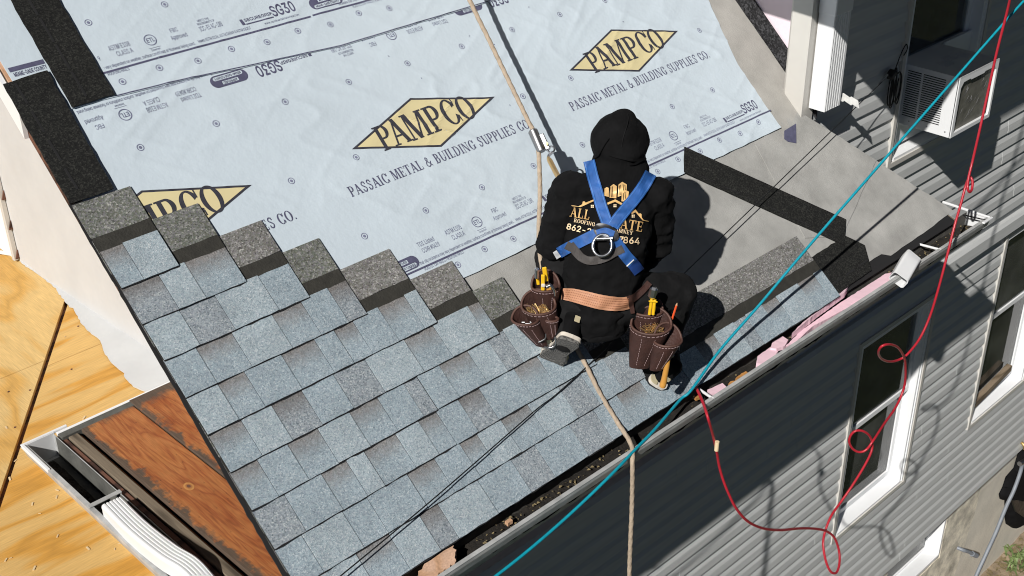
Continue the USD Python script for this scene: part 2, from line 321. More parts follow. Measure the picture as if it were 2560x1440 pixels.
plain('splinter', (.50, .24, .07), rough=.8, var=.3, vs=30.0)
plain('sawdust', (.72, .55, .32), rough=.9)

# old return boards: red-brown fir with grey weathered margins, dark nail stains
def weathered(name, x_edge, y_edge):
    n = {'g': ('geometry', {}), 'm': ('mapping', {'scale': (15.0, 1.6, 4.0)}), 'n': ('noise_texture', {'scale': 1.0, 'detail': 2.0, 'distortion': 1.0}), 'k': ('math', {'math_type': 'multiply', 'value2': 13.0}), 'f': ('math', {'math_type': 'pingpong', 'value2': 1.0}),
         'r': ('rgb_ramp', {'ramp': [(0, (.44, .175, .06)), (.5, (.41, .15, .05)), (.85, (.35, .118, .04)), (1, (.29, .092, .033))]}),
         'b1': ('noise_texture', {'scale': 5.0, 'detail': 5.0}), 'tone': ('rgb_ramp', {'ramp': [(.3, (.78, .62, .55)), (.5, (1, 1, 1)), (.72, (1.0, 1.0, .9))]}), 'x1': ('mix_color', {'blend_type': 'multiply', 'fac': 1.0}),
         's': ('separate_xyz', {}), 'nx': ('noise_texture', {'scale': 11.0, 'detail': 6.0, 'roughness': .7}), 'a1': ('math', {'math_type': 'multiply_add', 'value2': .17, 'value3': -.085}), 'ax': ('math', {'math_type': 'add'}), 'ay': ('math', {'math_type': 'subtract'}),
         'mx': ('map_range', {'from_min': x_edge, 'from_max': x_edge + .022, 'to_min': 1.0, 'to_max': 0.0, 'clamp': True}), 'my': ('map_range', {'from_min': y_edge, 'from_max': y_edge + .05, 'to_min': 0.0, 'to_max': 1.0, 'clamp': True}), 'mm': ('math', {'math_type': 'maximum'}), 'kk': ('math', {'math_type': 'multiply', 'value2': .9}),
         'gx': ('mix_color', {'blend_type': 'mix', 'b': (.085, .075, .06)}), 'm2': ('mapping', {'scale': (60, 3, 60)}), 'n2': ('noise_texture', {'scale': 6.0, 'detail': 5.0}), 'k2': ('map_range', {'from_min': .3, 'from_max': .7, 'to_min': .72, 'to_max': 1.15}), 'x2': ('mix_color', {'blend_type': 'multiply', 'fac': 1.0}),
         'v': ('voronoi_texture', {'scale': 34.0}), 'vr': ('map_range', {'from_min': .05, 'from_max': .12, 'to_min': .35, 'to_max': 1.0, 'clamp': True}), 'x3': ('mix_color', {'blend_type': 'multiply', 'fac': 1.0}), 'p': ('principled_bsdf', {'roughness': .8, 'specular_ior_level': .25}), 'b': ('bump', {'strength': .35, 'distance': .003})}
    l = [('g.position', 'm.vector'), ('m.vector', 'n.vector'), ('n.fac', 'k.value1'), ('k.value', 'f.value1'), ('f.value', 'r.fac'), ('g.position', 'b1.vector'), ('b1.fac', 'tone.fac'), ('r.color', 'x1.a'), ('tone.color', 'x1.b'),
         ('g.position', 's.vector'), ('g.position', 'nx.vector'), ('nx.fac', 'a1.value1'), ('s.x', 'ax.value1'), ('a1.value', 'ax.value2'), ('s.y', 'ay.value1'), ('a1.value', 'ay.value2'), ('ax.value', 'mx.value'), ('ay.value', 'my.value'), ('mx.result', 'mm.value1'), ('my.result', 'mm.value2'), ('mm.value', 'kk.value1'), ('kk.value', 'gx.fac'), ('x1.result', 'gx.a'),
         ('g.position', 'm2.vector'), ('m2.vector', 'n2.vector'), ('n2.fac', 'k2.value'), ('gx.result', 'x2.a'), ('k2.result', 'x2.b'), ('g.position', 'v.vector'), ('v.distance', 'vr.value'), ('x2.result', 'x3.a'), ('vr.result', 'x3.b'), ('x3.result', 'p.base_color'), ('n2.fac', 'b.height'), ('b.normal', 'p.normal')]
    LOOK[name] = usdkit.material(stage, '/World/Looks/' + name, n, l, surface='p.BSDF')
weathered('return_wood', .026, 1.49)
weathered('return_wood_b', .252, 1.47)
# ------------------------------------------------------------------ ground
gx = []
n_ = 44
xs = np.r_[np.linspace(-400, -6, 10), np.linspace(-5, 16, n_), np.linspace(18, 400, 10)]; ys = np.r_[np.linspace(-400, -8, 10), np.linspace(-7, 3, n_), np.linspace(5, 400, 10)]
GX, GY = np.meshgrid(xs, ys, indexing='ij'); near = np.exp(-((GX - 8) / 12) ** 2 - ((GY + 1) / 6) ** 2)
GZ = -5.08 + near * .10 * (meshkit.fbm(np.stack([GX * 2.3, GY * 2.3, 0 * GX], -1), 4, 3) - .5)
V = np.stack([GX, GY, GZ], -1).reshape(-1, 3); nx, ny = GX.shape
F = [[i * ny + j, (i + 1) * ny + j, (i + 1) * ny + j + 1, i * ny + j + 1] for i in range(nx - 1) for j in range(ny - 1)]
gp = usdkit.mesh(stage, '/World/ground', (V, F), LOOK['lawn'], smooth=True); BASE['/World/ground'] = np.zeros(3); say(gp.GetPrim(), kind='structure')
A_, B_ = np.meshgrid(np.linspace(4.5, 12, 70), np.linspace(-.75, .72, 24), indexing='ij'); C_ = -5.035 + .09 * (meshkit.fbm(np.stack([A_ * 5, B_ * 5, 0 * A_], -1), 4, 6) - .5) - .10 * np.clip((-.35 - B_) / .4, 0, 1)
V = np.stack([A_, B_, C_], -1).reshape(-1, 3); F = [[i * 24 + j, (i + 1) * 24 + j, (i + 1) * 24 + j + 1, i * 24 + j + 1] for i in range(69) for j in range(23)]
gp = usdkit.mesh(stage, '/World/soil_bed', (V, F), LOOK['soil'], smooth=True); BASE['/World/soil_bed'] = np.zeros(3); say(gp.GetPrim(), kind='structure')

# ------------------------------------------------------------------ the house
house = thing('house', 'house with grey lap siding whose front roof is half covered with new grey shingles', 'house', (0, 0, -5.0))
YU, YL, ZB = .638, .662, -1.085                             # upper wall face, lower wall face, the height where they meet
ZSID = -3.72
WIN = [(4.47, 5.36, -.01, 1.55, YU), (4.51, 5.40, -2.79, -1.25, YL), (6.36, 7.25, -2.80, -1.18, YL)]
XL, XR = .60, 14.0
def holes(y): return [sbox(a, b, c, d) for a, b, c, d, w in [(w[0], w[2], w[1], w[3], w[4]) for w in WIN] if w == y]
up = sbox(3.70, ZB, XR, 2.6); low = sbox(XL, ZSID, XR, ZB)
for h_ in holes(YU): up = up.difference(h_)
for h_ in holes(YL): low = low.difference(h_)
part(house, 'front_wall', cat(prism(up, [0, YU + .012, 0], [1, 0, 0], [0, 0, 1], [0, 1, 0], .09), prism(low, [0, YL + .012, 0], [1, 0, 0], [0, 0, 1], [0, 1, 0], .09)), 'siding')
def course(z0, h, y, x0, x1, first=False):
    """one lap of siding: a butt edge, a flat face and a cove"""
    prof = Polygon([(y + .010, z0), (y - .0160, z0), (y - .0125, z0 + .48 * h), (y - .0035, z0 + .74 * h), (y - .0030, z0 + .985 * h), (y + .010, z0 + .985 * h)])
    cuts = sorted([w for w in WIN if abs(w[4] - y) < .004 and w[0] < x1 and w[1] > x0]); out = []; a = x0
    def seg(p, q, pr):
        for g in getattr(pr, 'geoms', [pr]):
            if q - p > .01 and g.area > 1e-6: out.append(prism(g, [p, 0, 0], [0, 1, 0], [0, 0, 1], [1, 0, 0], q - p))
    for w in cuts:
        seg(a, w[0] - .001, prof); seg(w[0] - .001, w[1] + .001, prof.difference(sbox(y - 1, w[2], y + 1, w[3]))); a = w[1] + .001
    seg(a, x1, prof); return out
JG = np.random.default_rng(44)
for i in range(-17, 15):
    z0 = .715 + .1095 * i
    if z0 < ZB + .06 or z0 > 2.4: continue
    jx = JG.uniform(5.5, 8.5)
    for s in course(z0, .1095, YU, 3.626, jx) + course(z0, .1095, YU - .0016, jx - .02, XR): part(house, 'siding_panel', s, 'siding')
zz = -2.578 + .1083 * 13
for i in range(-12, 16):
    z0 = -2.578 + .1083 * i
    if z0 < ZSID - .01 or z0 > ZB - .11: continue
    jx = JG.choice([JG.uniform(2.4, 4.3), JG.uniform(5.5, 6.2), JG.uniform(2.4, 4.3)])
    for s in course(z0, .1083, YL, XL, jx) + course(z0, .1083, YL - .0016, jx - .02, XR): part(house, 'siding_panel', s, 'siding')
top = -2.578 + .1083 * 13
part(house, 'belt_board', sweep_prof([(YU + .01, ZB + .085), (YU - .014, ZB + .085), (YU - .030, ZB + .06), (YU - .032, ZB - .025), (YL + .02, ZB - .025), (YL + .02, ZB + .085)], 'x', XL, XR), 'siding', label='wide plain board under the upper wall that throws a dark shadow line')

def window(w, mid, glassy=True, ac=False, left=True):
    x0, x1, z0, z1, y = w; t = .026
    wp = part(house, 'window', cat(bx(x0 - t, x0 + .004, y - .024, y + .012, z0 - t, z1 + t), bx(x1 - .004, x1 + t, y - .024, y + .012, z0 - t, z1 + t), bx(x0 + .004, x1 - .004, y - .024, y + .012, z1 - .004, z1 + t), bx(x0 + .004, x1 - .004, y - .024, y + .012, z0 - t, z0 + .004)), 'beige_trim')
    f = .045; yd = y + .10
    part(wp, 'frame', cat(bx(x0 + .004, x0 + f, y - .012, yd, z0 + .004, z1 - .004, .003), bx(x1 - f, x1 - .004, y - .012, yd, z0 + .004, z1 - .004, .003), bx(x0 + f, x1 - f, y - .012, yd, z1 - f, z1 - .004, .003),
                          bx(x0 + .010, x0 + .020, y - .018, y - .012, z0 + .01, z1 - .01), bx(x1 - .022, x1 - .010, y - .018, y - .012, z0 + .01, z1 - .01)), 'white_vinyl')
    sl = prism([(y - .016, z0 + .004), (yd, z0 + .004), (yd, z0 + .052), (y + .0, z0 + .026), (y - .016, z0 + .022)], [x0 + f, 0, 0], [0, 1, 0], [0, 0, 1], [1, 0, 0], x1 - x0 - 2 * f)
    part(wp, 'sill', sl, 'white_vinyl')
    a, b = x0 + f, x1 - f; s = .042
    def sash(q0, q1, ya, nm):
        part(wp, nm, cat(bx(a, a + s, ya, ya + .026, q0, q1, .002), bx(b - s, b, ya, ya + .026, q0, q1, .002), bx(a + s, b - s, ya, ya + .026, q0, q0 + s, .002), bx(a + s, b - s, ya, ya + .026, q1 - s, q1, .002)), 'white_vinyl')
        part(wp, 'pane', bx(a + s - .002, b - s + .002, ya + .011, ya + .015, q0 + s - .002, q1 - s + .002), 'pane_glass')
    if ac: sash(z0 + .52, z1 - .05, y + .055, 'upper_sash')
    else:
        sash(mid - .02, z1 - f, y + .036, 'upper_sash'); sash(z0 + .052, mid + .022, y + .068, 'lower_sash')
    r = cat(bx(x0 - .1, x1 + .1, y + .95, y + .97, z0 - .1, z1 + .1), bx(x0 - .12, x0 - .1, y + .104, y + .95, z0 - .1, z1 + .1), bx(x1 + .1, x1 + .12, y + .104, y + .95, z0 - .1, z1 + .1), bx(x0 - .1, x1 + .1, y + .104, y + .95, z0 - .12, z0 - .1), bx(x0 - .1, x1 + .1, y + .104, y + .95, z1 + .1, z1 + .12))
    part(wp, 'dark_room', r, 'dark_room')
    if not ac:
        xs_ = np.linspace(b - .26, b - .03, 30); cy = y + .16 + .012 * np.sin(np.arange(30) * 1.35)
        c = LineString(list(zip(xs_, cy))).buffer(.002, cap_style=2)
        part(wp, 'curtain', prism(c, [0, 0, z0 + .02], [1, 0, 0], [0, 1, 0], [0, 0, 1], z1 - z0), 'curtain')
    return wp
window(WIN[0], 0, ac=True)
window(WIN[1], -1.985)
w2 = window(WIN[2], -1.93)
for q in range(22): part(w2, 'blind_slat', prism([(YL + .125, 0), (YL + .127, .001), (YL + .139, -.010), (YL + .137, -.011)], [6.43, 0, -1.30 - .026 * q], [0, 1, 0], [0, 0, 1], [1, 0, 0], .75), 'curtain')
# window above the conditioner: side filler panels
part(house, 'filler_panel', cat(bx(4.515, 4.548, YU + .03, YU + .042, .05, .56, .002)), 'white_vinyl'); part(house, 'filler_panel', bx(4.548, 5.002, YU + .03, YU + .042, .05, .202, .002), 'white_vinyl'); part(house, 'filler_panel', bx(5.002, 5.315, YU + .03, YU + .042, .05, .56, .002), 'white_vinyl')

# corner post of the upper storey, foam-sheathed side wall, flashing strip
cp = prism([(3.500, .612), (3.598, .612), (3.600, .628), (3.626, .632), (3.626, .66), (3.61, .735), (3.512, .735), (3.500, .72)], [0, 0, .52], [1, 0, 0], [0, 1, 0], [0, 0, 1], 2.1)
part(house, 'corner_post', cp, 'beige_trim', smooth=25)
sw = prism([(YU + .02, .36), (3.9, .36), (3.9, 3.0), (YU + .02, 3.0)], [3.625, 0, 0], [0, 1, 0], [0, 0, 1], [1, 0, 0], .07)
part(house, 'side_wall', sw, 'pink_wall', label='side wall of the upper storey sheathed in pale pink foam')
part(house, 'flashing_strip', cat(prism([(R3(0, .80)[1], R3(0, .80)[2] - .01), (R3(0, 2.6)[1], R3(0, 2.6)[2] - .01), (R3(0, 2.6, .098)[1], R3(0, 2.6, .098)[2]), (R3(0, .88, .085)[1], R3(0, .88, .085)[2])], [3.612, 0, 0], [0, 1, 0], [0, 0, 1], [1, 0, 0], .011)), 'membrane_black')
# upper roof: its eave overhangs the upper wall (above the frame) and shades it
part(house, 'upper_roof', cat(prism([(-.18, 1.735), (.638, 1.78), (4.0, 4.63), (4.0, 4.78), (-.18, 1.89)], [2.63, 0, 0], [0, 1, 0], [0, 0, 1], [1, 0, 0], 11.6)), 'beige_trim')

# roof deck with the clipped corner at the right, and the hidden return face beside it
HIPX = 4.085
deck = Polygon([(.045, -.005), (HIPX, -.005), (3.515, .835), (3.60, .86), (3.60, 3.4), (.045, 3.4)])
part(house, 'roof_deck', roof_slab(deck, -.030, -.004), 'grey_board')
a, b_, c_ = R3(HIPX, 0, -.004), R3(3.515, .835, -.004), np.array([HIPX, YU - .02, -.0])
part(house, 'return_face', cat(TM([a, b_, c_, a - [0, 0, .03], b_ - [0, 0, .03], c_ - [0, 0, .03]], [[0, 2, 1], [3, 4, 5], [0, 1, 4], [0, 4, 3], [1, 2, 5], [1, 5, 4], [2, 0, 3], [2, 3, 5]])), 'felt')
# soffit and fascia of the front eave
part(house, 'fascia', cat(bx(-.05, 4.08, .012, .034, -.16, -.012, .002)), 'fascia_wood')
part(house, 'soffit', bx(-.05, 4.08, .036, YL - .02, -.165, -.152), 'beige_trim')
part(house, 'rake_board', prism([(.012, -.10), (3.4 * RU[1], 3.4 * RU[2] - .10), (3.4 * RU[1], 3.4 * RU[2] - .012), (.012, .002 - .012)], [.048, 0, 0], [0, 1, 0], [0, 0, 1], [1, 0, 0], .022), 'fascia_wood')
part(house, 'rake_trim', prism([(1.50, 1.50 * math.tan(PITCH) - .10), (3.0, 3.0 * math.tan(PITCH) - .10), (3.0, 3.0 * math.tan(PITCH) - .004), (1.50, 1.50 * math.tan(PITCH) - .004)], [.030, 0, 0], [0, 1, 0], [0, 0, 1], [1, 0, 0], .016), 'white_vinyl')
part(house, 'drip_edge_board', roof_slab([(.052, 2.10), (.082, 2.10), (.082, 3.0), (.052, 3.0)], -.003, .004), 'fresh_wood')

# felt sheets
def wrk(x, u):
    p = np.stack([np.asarray(x) * 3.1 + np.asarray(u) * 1.0, np.asarray(u) * 3.4 - np.asarray(x) * .8, 0 * np.asarray(x)], -1)
    q = np.stack([np.asarray(x) * 7.0 + np.asarray(u) * 9, np.asarray(u) * 5.0 - np.asarray(x) * 1.5, 0 * np.asarray(x) + 3], -1)
    w = .0060 * (meshkit.fbm(p, 3, 5) - .35) + .0065 * (1 - np.abs(2 * meshkit.noise(q, 9) - 1)) ** 5 * meshkit.noise(p * .6, 12)
    q2 = np.stack([np.asarray(x) * 2.0 + np.asarray(u) * 1.2, np.asarray(u) * 12.0 - np.asarray(x) * 7.0, 0 * np.asarray(x) + 7], -1)
    w = w + .0042 * (1 - np.abs(2 * meshkit.noise(q2, 4) - 1)) ** 6 * meshkit.noise(p * .8, 22)
    flat = np.clip((np.asarray(u) - 1.66 + .75 * (np.asarray(x) - .235)) / .16, 0, 1) * np.clip((np.asarray(x) - .20 - .18 * (np.asarray(u) > 1.9)) / .12, 0, 1)
    return w * flat                                          # lies flat under the shingles and starter strips
def sheet(poly, d, res=.03, th=.0025, fn=None):
    """a thin draped sheet: the polygon triangulated on a grid so that it can carry wrinkles"""
    from scipy.spatial import Delaunay
    from shapely import contains_xy
    P = Polygon(poly) if not isinstance(poly, Polygon) else poly
    x0, y0, x1, y1 = P.bounds; GXs, GYs = np.meshgrid(np.arange(x0, x1 + res, res), np.arange(y0, y1 + res, res)); gq = np.c_[GXs.ravel(), GYs.ravel()]; gq[:, 0] += (np.arange(len(gq)) // GXs.shape[1] % 2) * res * .5
    gq = gq[contains_xy(P.buffer(-res * .45), gq[:, 0], gq[:, 1])]; ext = P.exterior; bd = np.array([ext.interpolate(t).coords[0] for t in np.arange(0, ext.length, res * .7)]); v = np.vstack([gq, bd, np.array(ext.coords[:-1])])
    f = Delaunay(v).simplices; cc_ = v[f].mean(1); f = f[contains_xy(P, cc_[:, 0], cc_[:, 1])]; e1, e2 = v[f[:, 1]] - v[f[:, 0]], v[f[:, 2]] - v[f[:, 0]]; ar = e1[:, 0] * e2[:, 1] - e1[:, 1] * e2[:, 0]; f = f[np.abs(ar) > 1e-9]
    f = np.where((ar[np.abs(ar) > 1e-9] > 0)[:, None], f, f[:, ::-1])
    fn = fn or (lambda x, u: 0 * x)
    w = fn(v[:, 0], v[:, 1]); topv = R3(v[:, 0], v[:, 1], d + w); n = len(v)
    t = TM(topv, f)
    if t.face_normals.mean(0) @ RN < 0: f = f[:, ::-1]
    e = trimesh.grouping.group_rows(np.sort(np.vstack([f[:, [0, 1]], f[:, [1, 2]], f[:, [2, 0]]]), 1), require_count=1); E = np.vstack([f[:, [0, 1]], f[:, [1, 2]], f[:, [2, 0]]])[e]
    V_ = np.vstack([topv, R3(v[:, 0], v[:, 1], d + w - th)])
    F_ = np.vstack([f, np.c_[E[:, 0], E[:, 0] + n, E[:, 1] + n], np.c_[E[:, 0], E[:, 1] + n, E[:, 1]]])
    return TM(V_, F_)
fw = lambda x, u: .004 * meshkit.fbm(np.stack([x * 4, u * 4, 0 * x], -1), 3, 8)
felt_main = Polygon(jag([(.9, .006), (2.02, .014), (2.70, .024), (3.36, .052), (3.42, .050), (3.47, .020), (3.78, .028), (4.098, .045), (3.535, .842), (3.30, .90), (.9, .90)], .05, .0018, 3))
part(house, 'roofing_felt', sheet(felt_main, .003, .05, fn=fw), 'felt', smooth=40)
felt_b = Polygon(jag([(3.02, .30), (3.25, .22), (3.80, .46), (3.515, .858), (3.40, .86), (3.10, .80)], .05, .0015, 5))
part(house, 'roofing_felt', sheet(felt_b, .0075, .05, fn=fw), 'felt', smooth=40)
felt_c = Polygon(jag([(3.24, .74), (3.60, .905), (3.605, 3.3), (3.20, 3.3), (3.25, 1.0)], .05, .0015, 6))
part(house, 'roofing_felt', sheet(felt_c, .0075, .05, fn=fw), 'felt_apron', smooth=40, label='paler felt apron that runs up beside the foam wall')
part(house, 'painted_notch', roof_slab([tuple(roofxy(*q)) for q in [(1957, 330), (1986, 312), (1987, 361), (1966, 357), (1957, 350)]], .0105, .0125), 'print_navy', label='small dark blue patch painted in for the dark notch between two felt sheets')  # dark seen inside the felt notch, painted as a flat blue patch

# synthetic underlayment: two overlapping widths, printed
ub = Polygon(jag([(.06, .818), (3.315, .821), (3.325, 1.20), (3.42, 1.60), (3.43, 1.98), (.06, 1.98)], .05, .0012, 11))
ua = Polygon(jag([(.06, 1.955), (.36, 1.953), (.60, 1.942), (1.33, 1.890), (2.01, 1.893), (3.43, 1.90), (3.44, 3.0), (.06, 3.0)], .05, .001, 12))
DB, DA = .0125, .0165
UB = part(house, 'underlayment_sheet', sheet(ub, DB, .0125, fn=wrk), 'underlay', smooth=50)
UA = part(house, 'underlayment_sheet', sheet(ua, DA, .0125, fn=wrk), 'underlay', smooth=50)

# starter strips laid along the rake
def starter(poly, d, nm='starter_strip', slots=()):
    P = Polygon(jag(poly, .03, .0016, int(abs(poly[0][1]) * 1000)))
    h_ = part(house, nm, roof_slab(P, d, d + .0045), 'starter_black')
    for (x0_, u0_, x1_, u1_) in slots:
        dx, du = x1_ - x0_, u1_ - u0_; L = math.hypot(dx, du); nx_, nu_ = -du / L * .004, dx / L * .004
        part(h_, 'sealant_dash', roof_slab([(x0_ - nx_, u0_ - nu_), (x1_ - nx_, u1_ - nu_), (x1_ + nx_, u1_ + nu_), (x0_ + nx_, u0_ + nu_)], d + .0045, d + .0062), 'asphalt_edge')
starter([(.012, 1.619), (.176, 1.621), (.186, 2.117), (.022, 2.109)], .0215, slots=[(.062, u, .060, u + .085) for u in np.arange(1.66, 2.08, .118)])
starter([(.196, 1.955), (.360, 1.957), (.372, 2.95), (.208, 2.95)], .0215, slots=[(.262, u, .262, u + .105) for u in np.arange(1.98, 2.9, .118)])
# starter strip at the eave right of the first course
starter([(2.6, -.012), (3.279, .041 - .03), (3.343, .128), (3.262, .215), (2.6, .196)], .0090, slots=[(x, .052 + (x - 3) * .03, x + .075, .055 + (x - 3) * .03) for x in np.arange(2.99, 3.26, .115)])

# ------------------------------------------------------------------ shingles
EXPO = .1429; U0 = -.010
ends = [2.965, 1.728, 1.545, 1.392, 1.226, 1.010, .772, .606, .424, .235]
def plate(x0, x1, t0, t1, u0, dlo, dhi, th, g=None, amp=.0012, seed=0):
    """a sheet from u0+t0 to u0+t1 whose underside runs from dlo to dhi, with a slightly ragged lower edge"""
    nxx = max(2, int((x1 - x0) / .03) + 1); X = np.linspace(x0, x1, nxx); gg = np.random.default_rng(seed)
    j = gg.normal(0, amp, nxx); V_, F_, UV = [], [], []
    for (t, dd, q) in ((t0, dlo, 0.), (t0 + .45 * (t1 - t0), dlo + .45 * (dhi - dlo), .45), (t1, dhi, 1.)):
        for top_ in (0, 1):
            for i in range(nxx): V_.append(R3(X[i], u0 + t + (j[i] if q == 0 else 0), dd + th * top_)); UV.append((i / nxx, q))
    row = lambda r, tp, i: (r * 2 + tp) * nxx + i
    for r in range(2):
        for i in range(nxx - 1):
            F_ += [[row(r, 1, i), row(r, 1, i + 1), row(r + 1, 1, i + 1)], [row(r, 1, i), row(r + 1, 1, i + 1), row(r + 1, 1, i)]]
        for i, s in ((0, 1), (nxx - 1, -1)):
            q = [row(r, 0, i), row(r, 1, i), row(r + 1, 1, i), row(r + 1, 0, i)]
            F_ += [[q[0], q[1], q[2]][::s], [q[0], q[2], q[3]][::s]]
    for r, s in ((0, 1), (2, -1)):
        for i in range(nxx - 1):
            q = [row(r, 0, i), row(r, 0, i + 1), row(r, 1, i + 1), row(r, 1, i)]
            F_ += [[q[0], q[1], q[2]][::s], [q[0], q[2], q[3]][::s]]
    return TM(V_, F_), np.array(UV)
g = np.random.default_rng(21); seed = 100
DS = .0135; SLOPE = -.0072 / EXPO; S2_ = -.0070 / .194
for j in range(10):
    u0 = U0 + EXPO * j; x0 = .018 + g.normal(0, .002); X1 = ends[j]
    cuts = [x0]; step = g.uniform(.45, 1.0)
    while cuts[-1] + step < X1 - .35: cuts.append(cuts[-1] + step); step = 1.0
    cuts.append(X1)
    for xa, xb in zip(cuts[:-1], cuts[1:]):
        seed += 1; lo = DS + .0150 + g.uniform(-.0004, .0010); m143 = lo + SLOPE * .1429
        dmid, dtop = m143 + S2_ * .057, m143 + S2_ * .194
        base_, _ = plate(xa + .0015, xb, -.0032, .205, u0, lo, dmid, .0028, seed=seed)
        sp = part(house, 'shingle_strip', base_, 'asphalt_edge')
        hl, _ = plate(xa + .0015, xb, .2005, .337, u0, dmid, dtop, .0042, seed=seed + 5000)
        part(sp, 'headlap', hl, ['headlap', 'headlap_b'][seed % 2])
        sb, _ = plate(xa + .0015, xb, .146, .200, u0, m143 + S2_ * .003, dmid, .0047, seed=seed + 6000)
        part(sp, 'sealant_band', sb, 'sealant')
        x = xa + .0015; tooth = bool(g.integers(2))
        while x < xb - .004:
            wd = g.choice([.105, .12, .135, .15, .165, .18]) if tooth else g.choice([.085, .105, .125, .14])
            xe = min(x + wd, xb)
            if xb - xe < .05: xe = xb
            seed += 1
            if tooth: mt = g.choice(['a', 'a', 'c', 'c', 'a', 'c'])
            else: mt = g.choice(['band', 'band', 'a', 'band', 'band_b', 'b'])
            nar = .004 if tooth else .0
            tb, uv = plate(x + .0012, xe - .0010, 0., .149, u0, lo + .0028, lo + .0028 + SLOPE * .149, .0042 if tooth else .0016, seed=seed, amp=.0008)
            part(sp, 'shingle_tab', tb, 'shingle_' + mt, uv=uv)
            x = xe; tooth = not tooth
# the ragged dark edge of starter and shingle ends along the rake
part(house, 'rake_edge', roof_slab(Polygon(jag([(.004, -.01), (.06, -.01), (.06, 1.62), (.010, 1.62)], .03, .0012, 77)), .0135, .0185), 'asphalt_edge')
part(house, 'drip_edge', cat(roof_slab([(.03, -.016), (4.07, -.012), (4.02, .075), (.03, .075)], -.002, .0005)), 'asphalt_edge')
